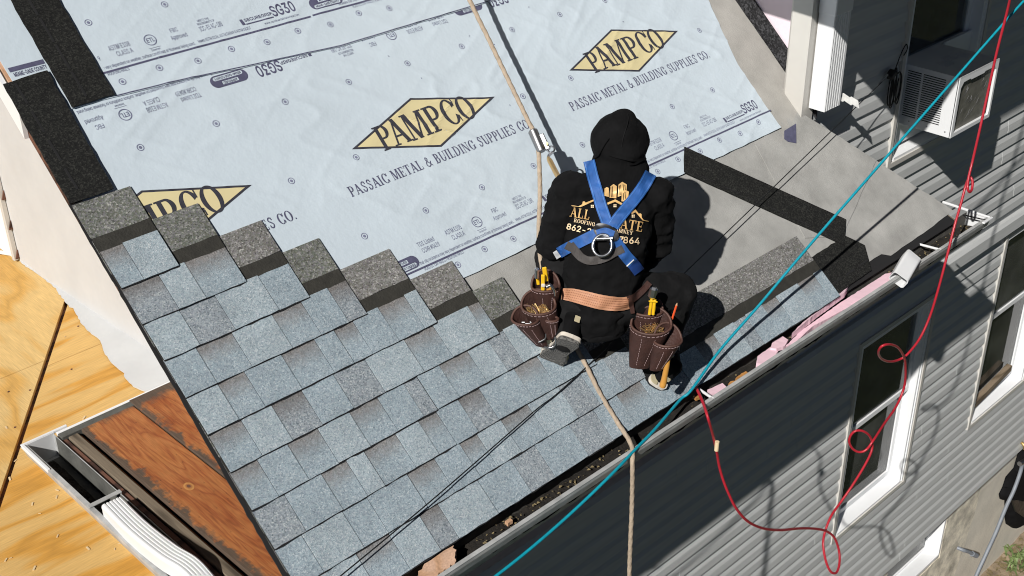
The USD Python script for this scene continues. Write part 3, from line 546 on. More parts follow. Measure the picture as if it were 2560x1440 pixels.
# ------------------------------------------------------------------ lettering: a slab-serif alphabet drawn from strokes, and plain lettering
def ser_glyphs():
    t, n, sh, so = .175, .07, .055, .085
    def st(x, w=t, lo=0, hi=1, ser=True):
        p = [sbox(x, lo, x + w, hi)]
        if ser and lo == 0: p.append(sbox(x - so, 0, x + w + so, sh))
        if ser and hi == 1: p.append(sbox(x - so, 1 - sh, x + w + so, 1))
        return unary_union(p)
    def el(cx, cy, rx, ry): return affinity.scale(Point(cx, cy).buffer(1, 24), rx, ry)
    def ring(cx, cy, rx, ry, tk=t, tn=n): return el(cx, cy, rx, ry).difference(el(cx, cy, rx - tk, ry - tn))
    def bowl(x, y0, y1, w):
        cy, ry = (y0 + y1) / 2, (y1 - y0) / 2; r = min(ry * 1.15, w * .6); cx = x + w - r
        return unary_union([ring(cx, cy, r, ry).intersection(sbox(cx, y0, x + w + .1, y1)), sbox(x, y0, cx, y0 + n), sbox(x, y1 - n, cx, y1)])
    def dg(x0, y0, x1, y1, w): return Polygon([(x0 - w / 2, y0), (x0 + w / 2, y0), (x1 + w / 2, y1), (x1 - w / 2, y1)])
    sf = lambda x, w=.3, y=0: sbox(x - w / 2, y, x + w / 2, y + sh)
    U = unary_union; G = {}
    G['P'] = (U([st(.1), bowl(.2, .44, 1, .50)]), .76)
    G['A'] = (U([dg(.12, 0, .42, 1, .085), dg(.72, 0, .40, 1, .19), sbox(.2, .30, .62, .37), sf(.12), sf(.73, .34)]), .86)
    G['M'] = (U([st(.10, .075), st(.83, .17), dg(.20, 1, .50, 0, .19), dg(.86, 1, .50, 0, .085), sbox(.02, 1 - sh, .25, 1)]), 1.10)
    G['C'] = (U([ring(.45, .5, .40, .515, .19, .06).difference(Polygon([(.45, .5), (1.1, .90), (1.1, .10)])), sbox(.755, .68, .81, .98), sbox(.755, .03, .81, .22)]), .86)
    G['O'] = (ring(.46, .5, .42, .515, .19, .06), .92)
    G['S'] = (U([LineString(spline([(.56, .76), (.47, .94), (.28, .95), (.15, .77), (.25, .60), (.45, .45), (.55, .27), (.42, .06), (.22, .05), (.12, .26)], 8)).buffer(.058), sbox(.53, .70, .585, .97), sbox(.085, .03, .14, .30), dg(.24, .64, .46, .40, .16)]), .70)
    G['I'] = (st(.1), .40)
    G['E'] = (U([st(.1), sbox(.2, 0, .66, n), sbox(.2, 1 - n, .64, 1), sbox(.2, .47, .52, .47 + n), sbox(.60, 0, .66, .26), sbox(.58, .76, .64, 1), sbox(.47, .38, .52, .62)]), .74)
    G['T'] = (U([st(.30, t, 0, .99), sbox(.02, 1 - n, .76, 1), sbox(.02, .72, .075, 1), sbox(.705, .72, .76, 1)]), .80)
    G['L'] = (U([st(.1), sbox(.2, 0, .66, n), sbox(.60, 0, .66, .30)]), .72)
    G['B'] = (U([st(.1), bowl(.2, .50, 1, .44), bowl(.2, 0, .57, .50)]), .78)
    G['R'] = (U([st(.1), bowl(.2, .45, 1, .48), dg(.74, 0, .45, .5, .19), sf(.76, .26)]), .84)
    G['D'] = (U([st(.1), ring(.38, .5, .45, .5).intersection(sbox(.38, 0, 1, 1)), sbox(.2, 0, .38, n), sbox(.2, 1 - n, .38, 1)]), .90)
    G['U'] = (U([st(.1, t, .3, 1), ring(.43, .34, .33, .355, t, n).intersection(sbox(0, -.1, 1, .34)), st(.69, .07, .3, 1)]), .88)
    G['N'] = (U([st(.10, .07), st(.70, .07, 0, 1, False), sbox(.58, 1 - sh, .88, 1), dg(.15, 1, .72, 0, .19)]), .90)
    G['G'] = (U([ring(.45, .5, .40, .515, .19, .06).difference(Polygon([(.45, .5), (1.1, .90), (1.1, .32), (.45, .32)])), sbox(.755, .68, .81, .98), sbox(.66, .06, .82, .42), sbox(.55, .40, .90, .45)]), .94)
    G['F'] = (U([st(.1), sbox(.2, 1 - n, .64, 1), sbox(.2, .46, .52, .46 + n), sbox(.58, .74, .64, 1), sbox(.47, .37, .52, .62)]), .70)
    G['H'] = (U([st(.1), st(.62), sbox(.2, .47, .7, .54)]), .90)
    G['Y'] = (U([st(.33, t, 0, .45), dg(.13, 1, .40, .42, .19), dg(.70, 1, .43, .42, .08), sf(.14, .30, 1 - sh), sf(.70, .24, 1 - sh), sf(.42, .34)]), .82)
    G['&'] = (U([LineString(spline([(.78, .05), (.52, .38), (.26, .72), (.34, .95), (.50, .85), (.42, .66), (.16, .42), (.12, .18), (.32, .03), (.56, .14), (.76, .48)], 8)).buffer(.055)]), .92)
    G['.'] = (el(.14, .07, .075, .075), .30); G[' '] = (None, .34)
    return G
SER = ser_glyphs()
def serif_word(s, h, track=.06):
    """polygons of a word: height h, starting at (0,0); returns (polygon, width)"""
    x, out = 0, []
    for ch in s:
        gl, w = SER[ch]
        if gl is not None: out.append(affinity.translate(gl, x, 0))
        x += w + track
    return affinity.scale(unary_union(out), h, h, origin=(0, 0)), x * h
def poly_tris(p, res=.02):
    V_, F_, n = [], [], 0
    for gk in getattr(p, 'geoms', [p]):
        if gk.area < 1e-9: continue
        v, f = trimesh.creation.triangulate_polygon(gk, engine='earcut'); V_.append(v); F_.append(f + n); n += len(v)
    v, f = np.vstack(V_), np.vstack(F_)
    if res:
        v, f = trimesh.remesh.subdivide_to_size(np.c_[v, np.zeros(len(v))], f, res, max_iter=12); v = v[:, :2]
    return v, f
TXT = {}
def plain_text(s, h, bold=False):
    """flat lettering (v,f,width)"""
    if (s, bold) not in TXT:
        t = meshkit.text_mesh(s, 1.0, .002, bold); keep = t.face_normals[:, 2] > .5
        f = t.faces[keep]; u_, inv = np.unique(f, return_inverse=True); TXT[(s, bold)] = (np.array(t.vertices)[u_][:, :2], inv.reshape(-1, 3))
    v, f = TXT[(s, bold)]; return v * h, f, (v * h)[:, 0].max()
class Roll:
    """prints on one width of underlayment, in roof coordinates"""
    def __init__(self, path, d): self.p, self.d = path, d
    def put(self, name, v, f, x, u, mat, rot=0, sx=1.0, label=None, lift=.0012, clip=None):
        v = np.array(v) * [sx, 1]
        if rot: v = v @ np.array([[math.cos(rot), math.sin(rot)], [-math.sin(rot), math.cos(rot)]])
        X, Uu = v[:, 0] + x, v[:, 1] + u
        if clip is not None:
            ok = clip(X, Uu)[f].all(1); f = f[ok]
            if not len(f): return
        P_ = R3(X, Uu, self.d + lift + wrk(X, Uu)); t = TM(P_, f)
        if (t.face_normals @ RN).mean() < 0: f = f[:, ::-1]
        part(self.p, name, TM(P_, f), mat, label=label)
    def words(self, s, h, x, u, mat='print_soft', rot=0, bold=False, width=None, name='printed_text', clip=None):
        v, f, w = plain_text(s, h, bold); self.put(name, v, f, x, u, mat, rot, (width / w) if width else .82, clip=clip)
    def rings(self, x, u, r=.0135, name='nail_mark'):
        p = unary_union([Point(0, 0).buffer(r, 12).difference(Point(0, 0).buffer(r * .80, 12)), Point(0, 0).buffer(r * .42, 8)])
        v, f = poly_tris(p, 0); self.put(name, v, f, x, u, 'print_mark')
    def etl(self, x, u, rot=0):
        r = .024; p = unary_union([Point(0, 0).buffer(r, 16).difference(Point(0, 0).buffer(r * .86, 16)), sbox(-r * 1.0, -r * 1.45, r * 1.0, -r * 1.40)])
        v, f = poly_tris(p, 0); self.put('approval_mark', v, f, x, u, 'print_soft', rot)
        w = -1 if rot else 1
        self.words('ETL', .018, x - w * .0165, u - w * .009, 'print_soft', rot, True, .033); self.words('Intertek', .0085, x - w * .019, u - w * .047, 'print_soft', rot, width=.038)
    def badge(self, x, u, rot=0, clip=None):
        w = -1 if rot else 1
        p = unary_union([sbox(.026, -.026, .134, .026), Point(.026, 0).buffer(.026, 12), Point(.134, 0).buffer(.026, 12)]).difference(unary_union([sbox(.024, -.021, .136, -.004), Point(.024, -.0125).buffer(.0085, 10), Point(.136, -.0125).buffer(.0085, 10), sbox(.045, .003, .115, .0175)]))
        v, f = poly_tris(p, .02); self.put('county_badge', v, f, x, u, 'print_navy', rot, clip=clip)
        self.words('MIAMI-DADE COUNTY', .0095, x + w * .022, u - w * .017, 'print_navy', rot, True, .116, clip=clip); self.words('APPROVED', .0095, x + w * .050, u + w * .006, 'print_navy', rot, True, .06, clip=clip)
    def grip(self, x, u, rot=0, clip=None):
        w = -1 if rot else 1; R = lambda dx, du: (x + w * dx, u + w * du)
        self.words('SG30', .047, *R(.140, -.002), 'print_navy', rot, True, .112, 'printed_mark', clip); self.words('SECUREGRIP', .013, *R(.012, .008), 'print_navy', rot, True, .128, clip=clip)
        v, f = poly_tris(unary_union([sbox(.012, -.006, .140, -.001), Polygon([(-.004, -.004), (.010, -.004), (.006, .022), (-.006, .022)])]), .03); self.put('printed_mark', v, f, x, u, 'print_navy', rot, clip=clip)
        self.words('www.continentalmaterials.com', .0095, *R(.085, -.026), 'print_soft', rot, width=.165, clip=clip)
    def band(self, ox, u0, rot=0, skip=(), clip=None, slope=0.0):
        """one repeat (1.22 m) of the printed band; ox = where the TDI lines start"""
        w = -1 if rot else 1; R = lambda dx, du: (ox + w * dx, u0 + w * (du + slope * dx))
        self.words('TDI Listed', .019, *R(0, .048), rot=rot, width=.082, clip=clip); self.words('CCRR #0439', .019, *R(.006, .020), rot=rot, width=.086, clip=clip)
        self.words('ASTM E108', .020, *R(.140, .047), rot=rot, width=.084, clip=clip); self.words('CLASS A', .020, *R(.157, .018), rot=rot, width=.064, clip=clip)
        self.etl(*R(.305, .048), rot=rot)
        self.words('FBC', .018, *R(.395, .054), rot=rot, width=.033, clip=clip); self.words('Approved', .018, *R(.383, .024), rot=rot, width=.068, clip=clip)
        self.words('ICC-ES AC-188', .021, *R(.510, .028), rot=rot, width=.098, clip=clip); self.words('REQUIREMENTS OF', .0095, *R(.512, .056), rot=rot, width=.075, clip=clip); self.words('MEETS THE', .0095, *R(.520, .070), rot=rot, width=.05, clip=clip)
        self.words('Be aware that slip resistance may vary dependent on weather, surface conditions or footwear being used.', .0135, *R(-.085, -.018), rot=rot, width=.545, clip=clip)
        self.words('Meets ASTM D226, ASTM D4869 & ASTM D8257', .0125, *R(.475, -.016), rot=rot, width=.235, clip=clip)
        self.words('PLASTIC CAP NAILS / ROOFING NAILS', .0125, *R(-.03 if not rot else .9, -.046), rot=rot, width=.20, clip=clip)
    def rule(self, pts, w, mat='print_navy', clip=None):
        p = LineString(pts).buffer(w / 2, cap_style=2); v, f = poly_tris(p, .03); self.put('printed_line', v, f, 0, 0, mat, clip=clip)
    def logo(self, x, u, clip=None):
        cut = sbox(.06 - x, -1, 9, 1)
        dia = Polygon([(0, 0), (.375, .120), (.760, .002), (.376, -.121)]); inner = dia.buffer(-.0085, join_style=2)
        v, f = poly_tris(dia.difference(inner).intersection(cut), .03); self.put('logo_border', v, f, x, u, 'print_ink', clip=clip)
        v, f = poly_tris(inner.intersection(cut), .03); self.put('logo_diamond', v, f, x, u, 'print_yellow', clip=clip, lift=.0011)
        ang = 0.0; X = .126
        for ch, hh, base in (('P', .108, -.054), ('A', .116, -.053), ('M', .120, -.057), ('P', .120, -.057), ('C', .116, -.052), ('O', .110, -.053)):
            gl, w = SER[ch]; p = affinity.scale(gl, hh * .86, hh, origin=(0, 0)); v, f = poly_tris(p, .02)
            self.put('logo_letter', v, f, x + X, u + base, 'print_ink', clip=clip, lift=.0021); X += (w + .02) * hh * .86 * (.93 if ch in 'AC' else (.86 if X < .2 else 1))
        X = -.118
        for word in ('PASSAIC', 'METAL', '&', 'BUILDING', 'SUPPLIES', 'CO.'):
            p, w = serif_word(word, .0435); k_ = .80; v, f = poly_tris(affinity.scale(p, k_, 1, origin=(0, 0)), .03)
            self.put('printed_word', v, f, x + X, u - .1815, 'print_navy', clip=clip); X += w * k_ + .0145
rb, ra = Roll(UB, DB), Roll(UA, DA)
inside = lambda X, Uu: (X < 3.30) & (Uu > .80)
vis = lambda X, Uu: (X < 3.30)
for q in range(3): rb.logo(-.109 + 1.2205 * q, 1.466, clip=None if q else (lambda X, Uu: X > .02))
for q in range(-1, 2): rb.band(1.131 + 1.2205 * q + (0 if q > -1 else 0), .953, clip=lambda X, Uu: (X > 1.02) & (X < 3.31))
rb.badge(.94, .958, clip=lambda X, Uu: X > 1.0); rb.badge(.94 + 1.2205, .958)
rb.grip(1.795, .968); rb.grip(3.010, .960)
rb.rule([(1.0, .922), (2.02, .921)], .0075); rb.rule([(2.03, .921), (3.33, .921)], .0075)
top_c = lambda X, Uu: (X > .20) & (X < 3.38)
for q in range(-1, 3): rb.band(.665 + 1.2205 * q, 1.924, rot=math.pi, clip=top_c, slope=-.0)
for q in range(3): rb.badge(.885 + 1.2205 * q, 1.896, rot=math.pi); rb.grip(1.178 + 1.2205 * q, 1.910, rot=math.pi)
for q in range(-1, 3): ra.band(.295 + 1.2205 * q, 2.084, clip=lambda X, Uu: (X > .38) & (X < 3.38))
for q in range(3): ra.badge(.085 + 1.2205 * (q + 1), 2.100); ra.grip(.985 + 1.2205 * q, 2.096)
for q in range(4): ra.rule([(.37 + 1.2205 * (q - 1) + .92, 2.054), (.37 + 1.2205 * q + .91, 2.052)], .0075, clip=top_c)
ra.rule([(.37, 1.9555), (.60, 1.945), (1.33, 1.8935), (2.01, 1.8965), (3.36, 1.903)], .004)
S_ = 2.977
marks = [(x / S_, y / S_) for x, y in [(655, 172), (1222, 38), (909, 612), (1183, 511), (1469, 460), (1719, 369), (1983, 319), (2213, 234), (2455, 188), (2120, 760), (1607, 921), (1044, 1098), (2168, 1346)]]
marks += [(850 + x / S_, y / S_) for x, y in [(135, 105), (362, 68), (1635, 108), (1280, 222), (905, 346), (501, 472), (64, 611), (1359, 718), (120, 1170), (1440, 1234), (1803, 1078), (2470, 795), (1717, 581), (1054, 1396), (2515, 1185), (2364, 1277), (1968, 5)]]
marks += [(1700 + x / S_, y / S_) for x, y in [(142, 227), (240, 671), (580, 911), (446, 994), (291, 1044), (150, 1125)]] + [(850 + x / S_, 480 + y / S_) for x, y in [(636, 139), (182, 328), (1289, 349), (1076, 424), (877, 541)]]
for q in marks:
    x, u = roofxy(*q, .014)
    (ra if u > 1.955 - .06 * min(1, max(0, x - .36)) else rb).rings(x, u)
ra.rings(.115, 2.36); ra.words('MIAMI-DADE COUNTY', .016, .075, 2.128, 'print_navy', 0, True, .12)
ra.rule([(.068, 2.158), (.196, 2.158)], .018)
# scuffs
for q, (sx_, sy_) in enumerate([(960, 275), (1270, 790), (370, 420), (1150, 325), (600, 575), (2100, 160), (1400, 60)]):
    x, u = roofxy(850 + sx_ / S_, sy_ / S_, .014); v, f = poly_tris(Polygon(jag([(0, 0), (.006, .002), (.009, .005), (.003, .006)], .003, .0008, q)), 0); rb.put('scuff', v, f, x, u, 'print_soft', rot=q)

# ------------------------------------------------------------------ gutters
def kprof(w=.128, hgt=.105, th=.0022):
    c = LineString([(-.112, -.012), (-.112, -.002), (-.128, -.002), (-.128, -.016), (-.118, -.050), (-.098, -.072), (-.088, -hgt), (-.004, -hgt), (-.002, -.006)]).buffer(th / 2, cap_style=2, join_style=2)
    return c
gut = part(house, 'gutter', prism(kprof(), [-.075, .010, .004], [0, 1, 0], [0, 0, 1], [1, 0, 0], 4.29), 'gutter_white', label='front gutter full of leaf litter and foam scraps')
pl = prism(kprof(), [-.078, -.118, .004], [1, 0, 0], [0, 0, 1], [0, 1, 0], 1.69)
gl_ = part(house, 'gutter', pl, 'gutter_white', label='gutter of the bare return with white outer lip')
def corner_seg():
    c = kprof(); o = []
    for (a, b) in zip(list(c.exterior.coords)[:-1], list(c.exterior.coords)[1:]):
        def P_(q): return np.array([[q[0] - .078, q[0] + .010, q[1] + .004]])
        o.append((a, b))
    # mitre piece: the profile ends meet on the diagonal
    co = np.array(c.exterior.coords[:-1]); n = len(co)
    A = np.c_[co[:, 0] - .078, co[:, 0] + .010, co[:, 1] + .004]
    B = np.c_[np.full(n, -.075), co[:, 0] + .010, co[:, 1] + .004]; Cc = np.c_[co[:, 0] - .078, np.full(n, .012), co[:, 1] + .004]
    V_ = np.vstack([A, B, Cc]); F_ = []
    for i in range(n):
        j = (i + 1) % n; F_ += [[i, j, n + j], [i, n + j, n + i], [i, 2 * n + j, j], [i, 2 * n + i, 2 * n + j]]
    return TM(V_, F_)
part(house, 'gutter_corner', corner_seg(), 'gutter_white')
# inner skins (weathered inside)
part(gut, 'gutter_lining', prism(LineString([(-.1105, -.03), (-.0955, -.070), (-.0860, -.1028), (-.0062, -.1028), (-.0046, -.008)]).buffer(.0006, cap_style=2), [-.07, .010, .004], [0, 1, 0], [0, 0, 1], [1, 0, 0], 4.27), 'gutter_inside')
part(gl_, 'gutter_lining', prism(LineString([(-.1105, -.03), (-.0955, -.070), (-.0860, -.1028), (-.0062, -.1028), (-.0046, -.008)]).buffer(.0006, cap_style=2), [-.078, -.07, .004], [1, 0, 0], [0, 0, 1], [0, 1, 0], 1.62), 'gutter_grime')
cap_poly = Polygon(list(LineString([(-.129, -.001), (-.129, -.016), (-.119, -.051), (-.099, -.073), (-.089, -.107), (0, -.107), (0, -.001)]).coords))
part(gut, 'end_cap', prism(cap_poly, [4.214, .010, .006], [0, 1, 0], [0, 0, 1], [1, 0, 0], .004), 'white_metal')
part(gut, 'end_cap_rim', cat(bx(4.210, 4.221, -.122, .15, -.004, .008, .002), bx(4.13, 4.221, -.131, -.116, -.002, .008, .002)), 'white_metal')
part(gl_, 'end_cap', prism(cap_poly, [-.078, 1.571, .006], [1, 0, 0], [0, 0, 1], [0, 1, 0], .004), 'white_metal')
part(gl_, 'lip_cover', cat(bx(-.211, -.197, 1.36, 1.583, -.006, .009, .002), bx(-.211, -.02, 1.573, 1.584, -.004, .010, .002)), 'white_metal', label='bright white corner cover on the gutter lip')
part(gut, 'lip_edge', bx(-.07, 4.10, -.121, -.104, .0032, .0062, .001), 'gutter_white')
for q, (x, sk) in enumerate([(1.92, .04), (2.42, 0), (3.72, 0)]):
    if q == 1: continue
    part(gut, 'hanger_spike', tube([[x, -.118, .002], [x + sk, .028, -.012]], .0062, 8), 'white_metal')
part(gut, 'hanger_spike', tube([[4.17, -.118, .004], [4.165, .008, -.006]], .0035, 8), 'black_rubber')
part(gl_, 'gutter_hanger', cat(bx(-.205, -.075, 1.045, 1.066, .004, .008, .001), bx(-.083, -.078, 1.045, 1.066, -.05, .004)), 'gutter_white')
# litter in the gutters
def litter(x0, x1, y0, y1, z, along='x', seed=1, n=90):
    a = np.linspace(x0, x1, n) if along == 'x' else np.linspace(y0, y1, n); b = np.linspace(y0, y1, 9) if along == 'x' else np.linspace(x0, x1, 9)
    A, B = np.meshgrid(a, b, indexing='ij'); X, Y = (A, B) if along == 'x' else (B, A)
    Z = z + .028 * (meshkit.fbm(np.stack([X * 16, Y * 16, 0 * X + seed], -1), 4, seed) - .5) + .02 * (meshkit.noise(np.stack([X * 3, Y * 3, 0 * X + 5], -1), seed) - .5)
    V_ = np.stack([X, Y, Z], -1).reshape(-1, 3); F_ = [[i * 9 + j, (i + 1) * 9 + j, (i + 1) * 9 + j + 1, i * 9 + j + 1] for i in range(n - 1) for j in range(8)]
    f = np.array(F_); f = np.vstack([f[:, [0, 1, 2]], f[:, [0, 2, 3]]]); t = TM(V_, f)
    if t.face_normals[:, 2].mean() < 0: t.invert()
    return t
single('leaf_litter', litter(.62, 4.20, -.098, .006, -.066, seed=4, n=240), 'compost', 'black rotted leaf litter lying in the front gutter', 'leaf litter', kind='stuff', smooth=True)
single('leaf_litter', litter(-.182, -.128, .35, 1.50, -.070, 'y', 8, 90), 'compost', 'black dirt along the left gutter of the bare return', 'dirt', kind='stuff', smooth=True)
gg = np.random.default_rng(5); bits = []
for q in range(330):
    xx = gg.choice([gg.uniform(.66, 1.5), gg.uniform(3.3, 4.15), gg.uniform(1.5, 3.3)], p=[.38, .4, .22]); yy = gg.uniform(-.088, -.01); s = gg.uniform(.002, .011)
    tri_ = np.array([[0, 0, 0], [s * 1.6, 0, s * .3], [s * .7, s * .8, s * .5], [s * .2, s * .6, 0]]); th = gg.uniform(0, 6.28); R_ = np.array([[math.cos(th), -math.sin(th), 0], [math.sin(th), math.cos(th), 0], [0, 0, 1]])
    bits.append(TM(tri_ @ R_.T + [xx, yy, -.052 + gg.uniform(-.006, .010)], [[0, 1, 2], [0, 2, 3]]))
single('leaf_bits', cat(*bits), 'leaf_bits', 'pale dry leaf bits and twigs scattered on the litter in the front gutter', 'leaf bits', kind='stuff')

# return roof at the left: bare boards beside the rake
part(house, 'return_board', frame_box([.012, .02, -.018], np.array([1, 0, 0]), np.array([0, 1, 0]), np.array([0, 0, 1]), .226, 1.53, .019), 'return_wood', label='wide weathered red-brown board with a knot')
part(house, 'return_board', frame_box([.243, .02, -.014], np.array([1, 0, 0]), np.array([0, 1, 0]), np.array([0, 0, 1]), .30, 1.54, .019), 'return_wood_b')
kn = onZ(472, 1216, .0014)
for k_, (r_, mt_) in enumerate(((.021, 'splinter'), (.0135, 'old_board'), (.008, 'fascia_wood'))): part(house, 'board_knot', TM(trimesh.creation.cylinder(r_, .0012, sections=20).vertices * [.8, 1.25, 1] + kn + [0, 0, .0004 * k_], trimesh.creation.cylinder(r_, .0012, sections=20).faces), mt_)
part(house, 'return_edge_board', cat(bx(-.046, -.006, -.08, 1.52, -.040, -.006, .003)), 'grey_board')
part(house, 'return_edge_board', bx(-.0035, .0005, -.05, 1.5, -.05, -.014), 'old_board')
part(house, 'return_fascia', bx(-.072, -.052, -.10, 1.55, -.10, -.012, .002), 'fascia_wood')
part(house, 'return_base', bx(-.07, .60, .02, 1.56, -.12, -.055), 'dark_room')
part(house, 'return_trim', cat(bx(-.07, .60, 1.556, 1.570, -.10, .003, .002)), 'white_vinyl')
part(house, 'return_flashing', bx(-.07, .60, 1.520, 1.556, -.03, .0015, .001), 'gutter_grime')

# gable wall at the left, with ragged foot, and the remaining lap siding beyond
GX_ = .55; PZ = -.10
gw = prism([(.45, -.12), (7, -.12), (7, 6.4), (.45, .45 * .888 - .03)], [GX_, 0, 0], [0, 1, 0], [0, 0, 1], [1, 0, 0], .08)
part(house, 'gable_wall', gw, 'gable_foam', label='smooth pale gable wall of foam board under the rake')
foot = [onZ(*q, PZ + .006) for q in [(52, 655), (75, 672), (105, 690), (130, 712), (165, 757), (185, 775), (205, 810), (235, 838), (250, 850), (262, 885), (285, 912), (305, 928), (318, 950), (333, 966), (420, 1000)]]
fp = Polygon(jag([(p[0], p[1]) for p in foot], .02, .0025, 9, closed=False) + [(GX_ + .02, foot[-1][1]), (GX_ + .02, foot[0][1] + .03)])
flap = prism(fp.buffer(0), [0, 0, PZ + .003], [1, 0, 0], [0, 1, 0], [0, 0, 1], .005); fv_, ff_ = trimesh.remesh.subdivide_to_size(flap.vertices, flap.faces, .03, max_iter=10); e0 = np.interp(fv_[:, 1], [p[1] for p in foot][::-1], [p[0] for p in foot][::-1]); fv_[:, 2] += .20 * np.clip(fv_[:, 0] - e0, 0, 1)
part(house, 'sheathing_flap', TM(fv_, ff_), 'gable_foam', label='torn foot of the pale sheathing lying on the plywood')
yj = onX(40, 640, GX_ - .01)[1]
part(house, 'channel_trim', bx(GX_ - .028, GX_ - .002, yj - .012, yj + .012, PZ + .01, 3.4, .003), 'beige_trim')
for q in range(9):
    z0 = PZ + .02 + .165 * q
    part(house, 'gable_siding', prism([(GX_ - .001, z0), (GX_ - .022, z0), (GX_ - .006, z0 + .163), (GX_ - .001, z0 + .163)], [0, yj + .013, 0], [1, 0, 0], [0, 0, 1], [0, 1, 0], 3.2), 'white_vinyl')
    part(house, 'siding_end', prism([(GX_ - .0005, z0 + .002), (GX_ - .020, z0 + .002), (GX_ - .003, z0 + .05)], [0, yj - .020, 0], [1, 0, 0], [0, 0, 1], [0, 1, 0], .0078), 'fascia_wood')

# foundation
FY = .705
fd = sbox(XL, -5.4, XR, ZSID + .02).difference(sbox(5.55, -4.16, 6.42, -3.55))
part(house, 'foundation_wall', prism(fd, [0, FY, 0], [1, 0, 0], [0, 0, 1], [0, 1, 0], .25), 'stucco')
st_ = sbox(XL, -5.4, 6.9, ZSID + .02).difference(sbox(5.50, -4.21, 6.50, -3.55))
part(house, 'foundation_patch', prism(Polygon(jag([(XL, -5.4), (XL, ZSID), (5.52, ZSID), (5.52, -4.2), (6.44, -4.2), (6.44, ZSID), (7.02, ZSID), (6.92, -4.3), (6.80, -4.75), (6.72, -5.4)], .1, .006, 4)), [0, FY - .006, 0], [1, 0, 0], [0, 0, 1], [0, 1, 0], .005), 'stucco_stain', label='lighter stained render round the cellar window')
cw = part(house, 'cellar_window', cat(bx(5.53, 6.44, FY + .10, FY + .13, -4.18, -4.12), bx(5.53, 5.58, FY + .10, FY + .13, -4.12, -3.56), bx(6.385, 6.44, FY + .10, FY + .13, -4.12, -3.56)), 'white_vinyl')
part(cw, 'reveal', cat(bx(6.400, 6.42, FY - .008, FY + .10, -4.14, -3.6), bx(5.55, 6.40, FY - .012, FY + .10, -4.16, -4.135)), 'white_vinyl')
part(cw, 'pane', bx(5.57, 6.40, FY + .112, FY + .116, -4.13, -3.56), 'pane_glass')
part(cw, 'dark_room', bx(5.5, 6.5, FY + .2, FY + .24, -4.3, -3.5), 'dark_room')
part(house, 'drain_pipe', cat(tube(spline([[6.77, FY, -4.30], [6.79, FY - .05, -4.31], [6.86, FY - .07, -4.36], [6.93, FY - .085, -4.42]], 6), .016, 12), tube([[6.91, FY - .082, -4.405], [6.975, FY - .096, -4.457]], .023, 14)), 'grey_hose')

# downspout beside the corner post
dx0, dx1, dy0, dy1 = 3.548, 3.688, .515, .605
fl = [(dx0 + .004, dy0)] ; n_ = 6
for i in range(n_):
    a = dx0 + .010 + (dx1 - dx0 - .02) * i / n_; w_ = (dx1 - dx0 - .02) / n_
    fl += [(a, dy0), (a + w_ * .12, dy0 + .004), (a + w_ * .3, dy0 + .004), (a + w_ * .42, dy0)]
fl += [(dx1 - .004, dy0), (dx1, dy0 + .004), (dx1, dy1), (dx0, dy1), (dx0, dy0 + .004)]
ds = part(house, 'downspout', prism(Polygon(fl).difference(affinity.scale(Polygon(fl), .93, .90)), [0, 0, .595], [1, 0, 0], [0, 1, 0], [0, 0, 1], 2.0), 'white_metal', label='white fluted downspout that stops short above the roof')
part(ds, 'joint', bx(dx0 - .004, dx1 + .004, dy0 - .004, dy1 + .004, 1.075, 1.30, .004), 'white_metal')
bk = ribbon([[3.675, .56, .640], [3.70, .545, .632], [3.715, .525, .622], [3.722, .520, .626], [3.738, .490, .606], [3.742, .485, .611], [3.760, .455, .592]], np.tile([[.1, .35, .93]], (7, 1)), .040, .0025)
part(ds, 'strap', bk, 'clear_plastic')
# ------------------------------------------------------------------ bare plywood deck of the low roof at the left
ply = thing('plywood_deck', 'bare yellow plywood deck of the low roof beside the gable wall', 'roof deck', (-2, 1, PZ - .05))
def zpoly(pts, z0, z1): return prism(Polygon(pts), [0, 0, z0], [1, 0, 0], [0, 1, 0], [0, 0, 1], z1 - z0)
def zx(px, py): return onZ(px, py, PZ)[:2]
A1, A2 = zx(165, 757), zx(0, 1250); dv = A2 - A1; A0 = A1 - dv * 1.0; A3 = A2 + dv * 3.2; nv = np.array([-dv[1], dv[0]]); nv /= np.linalg.norm(nv)
if nv @ (np.array([-2, 4.]) - A1) < 0: nv = -nv
gap = .011
s1 = zx(110, 918)                                            # where the cross seam meets the diagonal gap
tS = ((s1 - A1) @ dv) / (dv @ dv); Sg = A1 + dv * tS
A0 = A1 - dv * .5
far = Polygon([tuple(A0 + nv * gap), tuple(A3 + nv * gap), tuple(A3 + nv * 7), tuple(A0 + nv * 7)]).intersection(sbox(-9, -.05, GX_ - .001, 12))
nearp = Polygon([tuple(A0 - nv * gap), tuple(A3 - nv * gap), tuple(A3 - nv * 7), tuple(A0 - nv * 7)]).intersection(sbox(-9, -.05, GX_ - .001, 12))
g_ = .0016
n1, n2 = nearp.intersection(sbox(-9, Sg[1] + g_, 9, 9)), nearp.intersection(sbox(-9, -9, 9, Sg[1] - g_))
sx = A1[0] + dv[0] * .62
f1, f2 = far.intersection(sbox(-9, Sg[1] + .05 + g_, 9, 9)), far.intersection(sbox(-9, -9, 9, Sg[1] + .05 - g_))
for P_, mt in ((n1, 'plywood_x'), (n2, 'plywood_x'), (f1, 'plywood_y'), (f2, 'plywood_y')):
    for q in getattr(P_, 'geoms', [P_]):
        if q.area > .001: part(ply, 'plywood_sheet', zpoly(list(q.exterior.coords), PZ - .018, PZ), mt)
part(ply, 'rafter_gap', zpoly([tuple(A0 + nv * .05), tuple(A3 + nv * .05), tuple(A3 - nv * .05), tuple(A0 - nv * .05)], PZ - .030, PZ - .0185), 'fascia_wood', label='dark strip of framing seen in the gap between the sheets')
gg = np.random.default_rng(31)
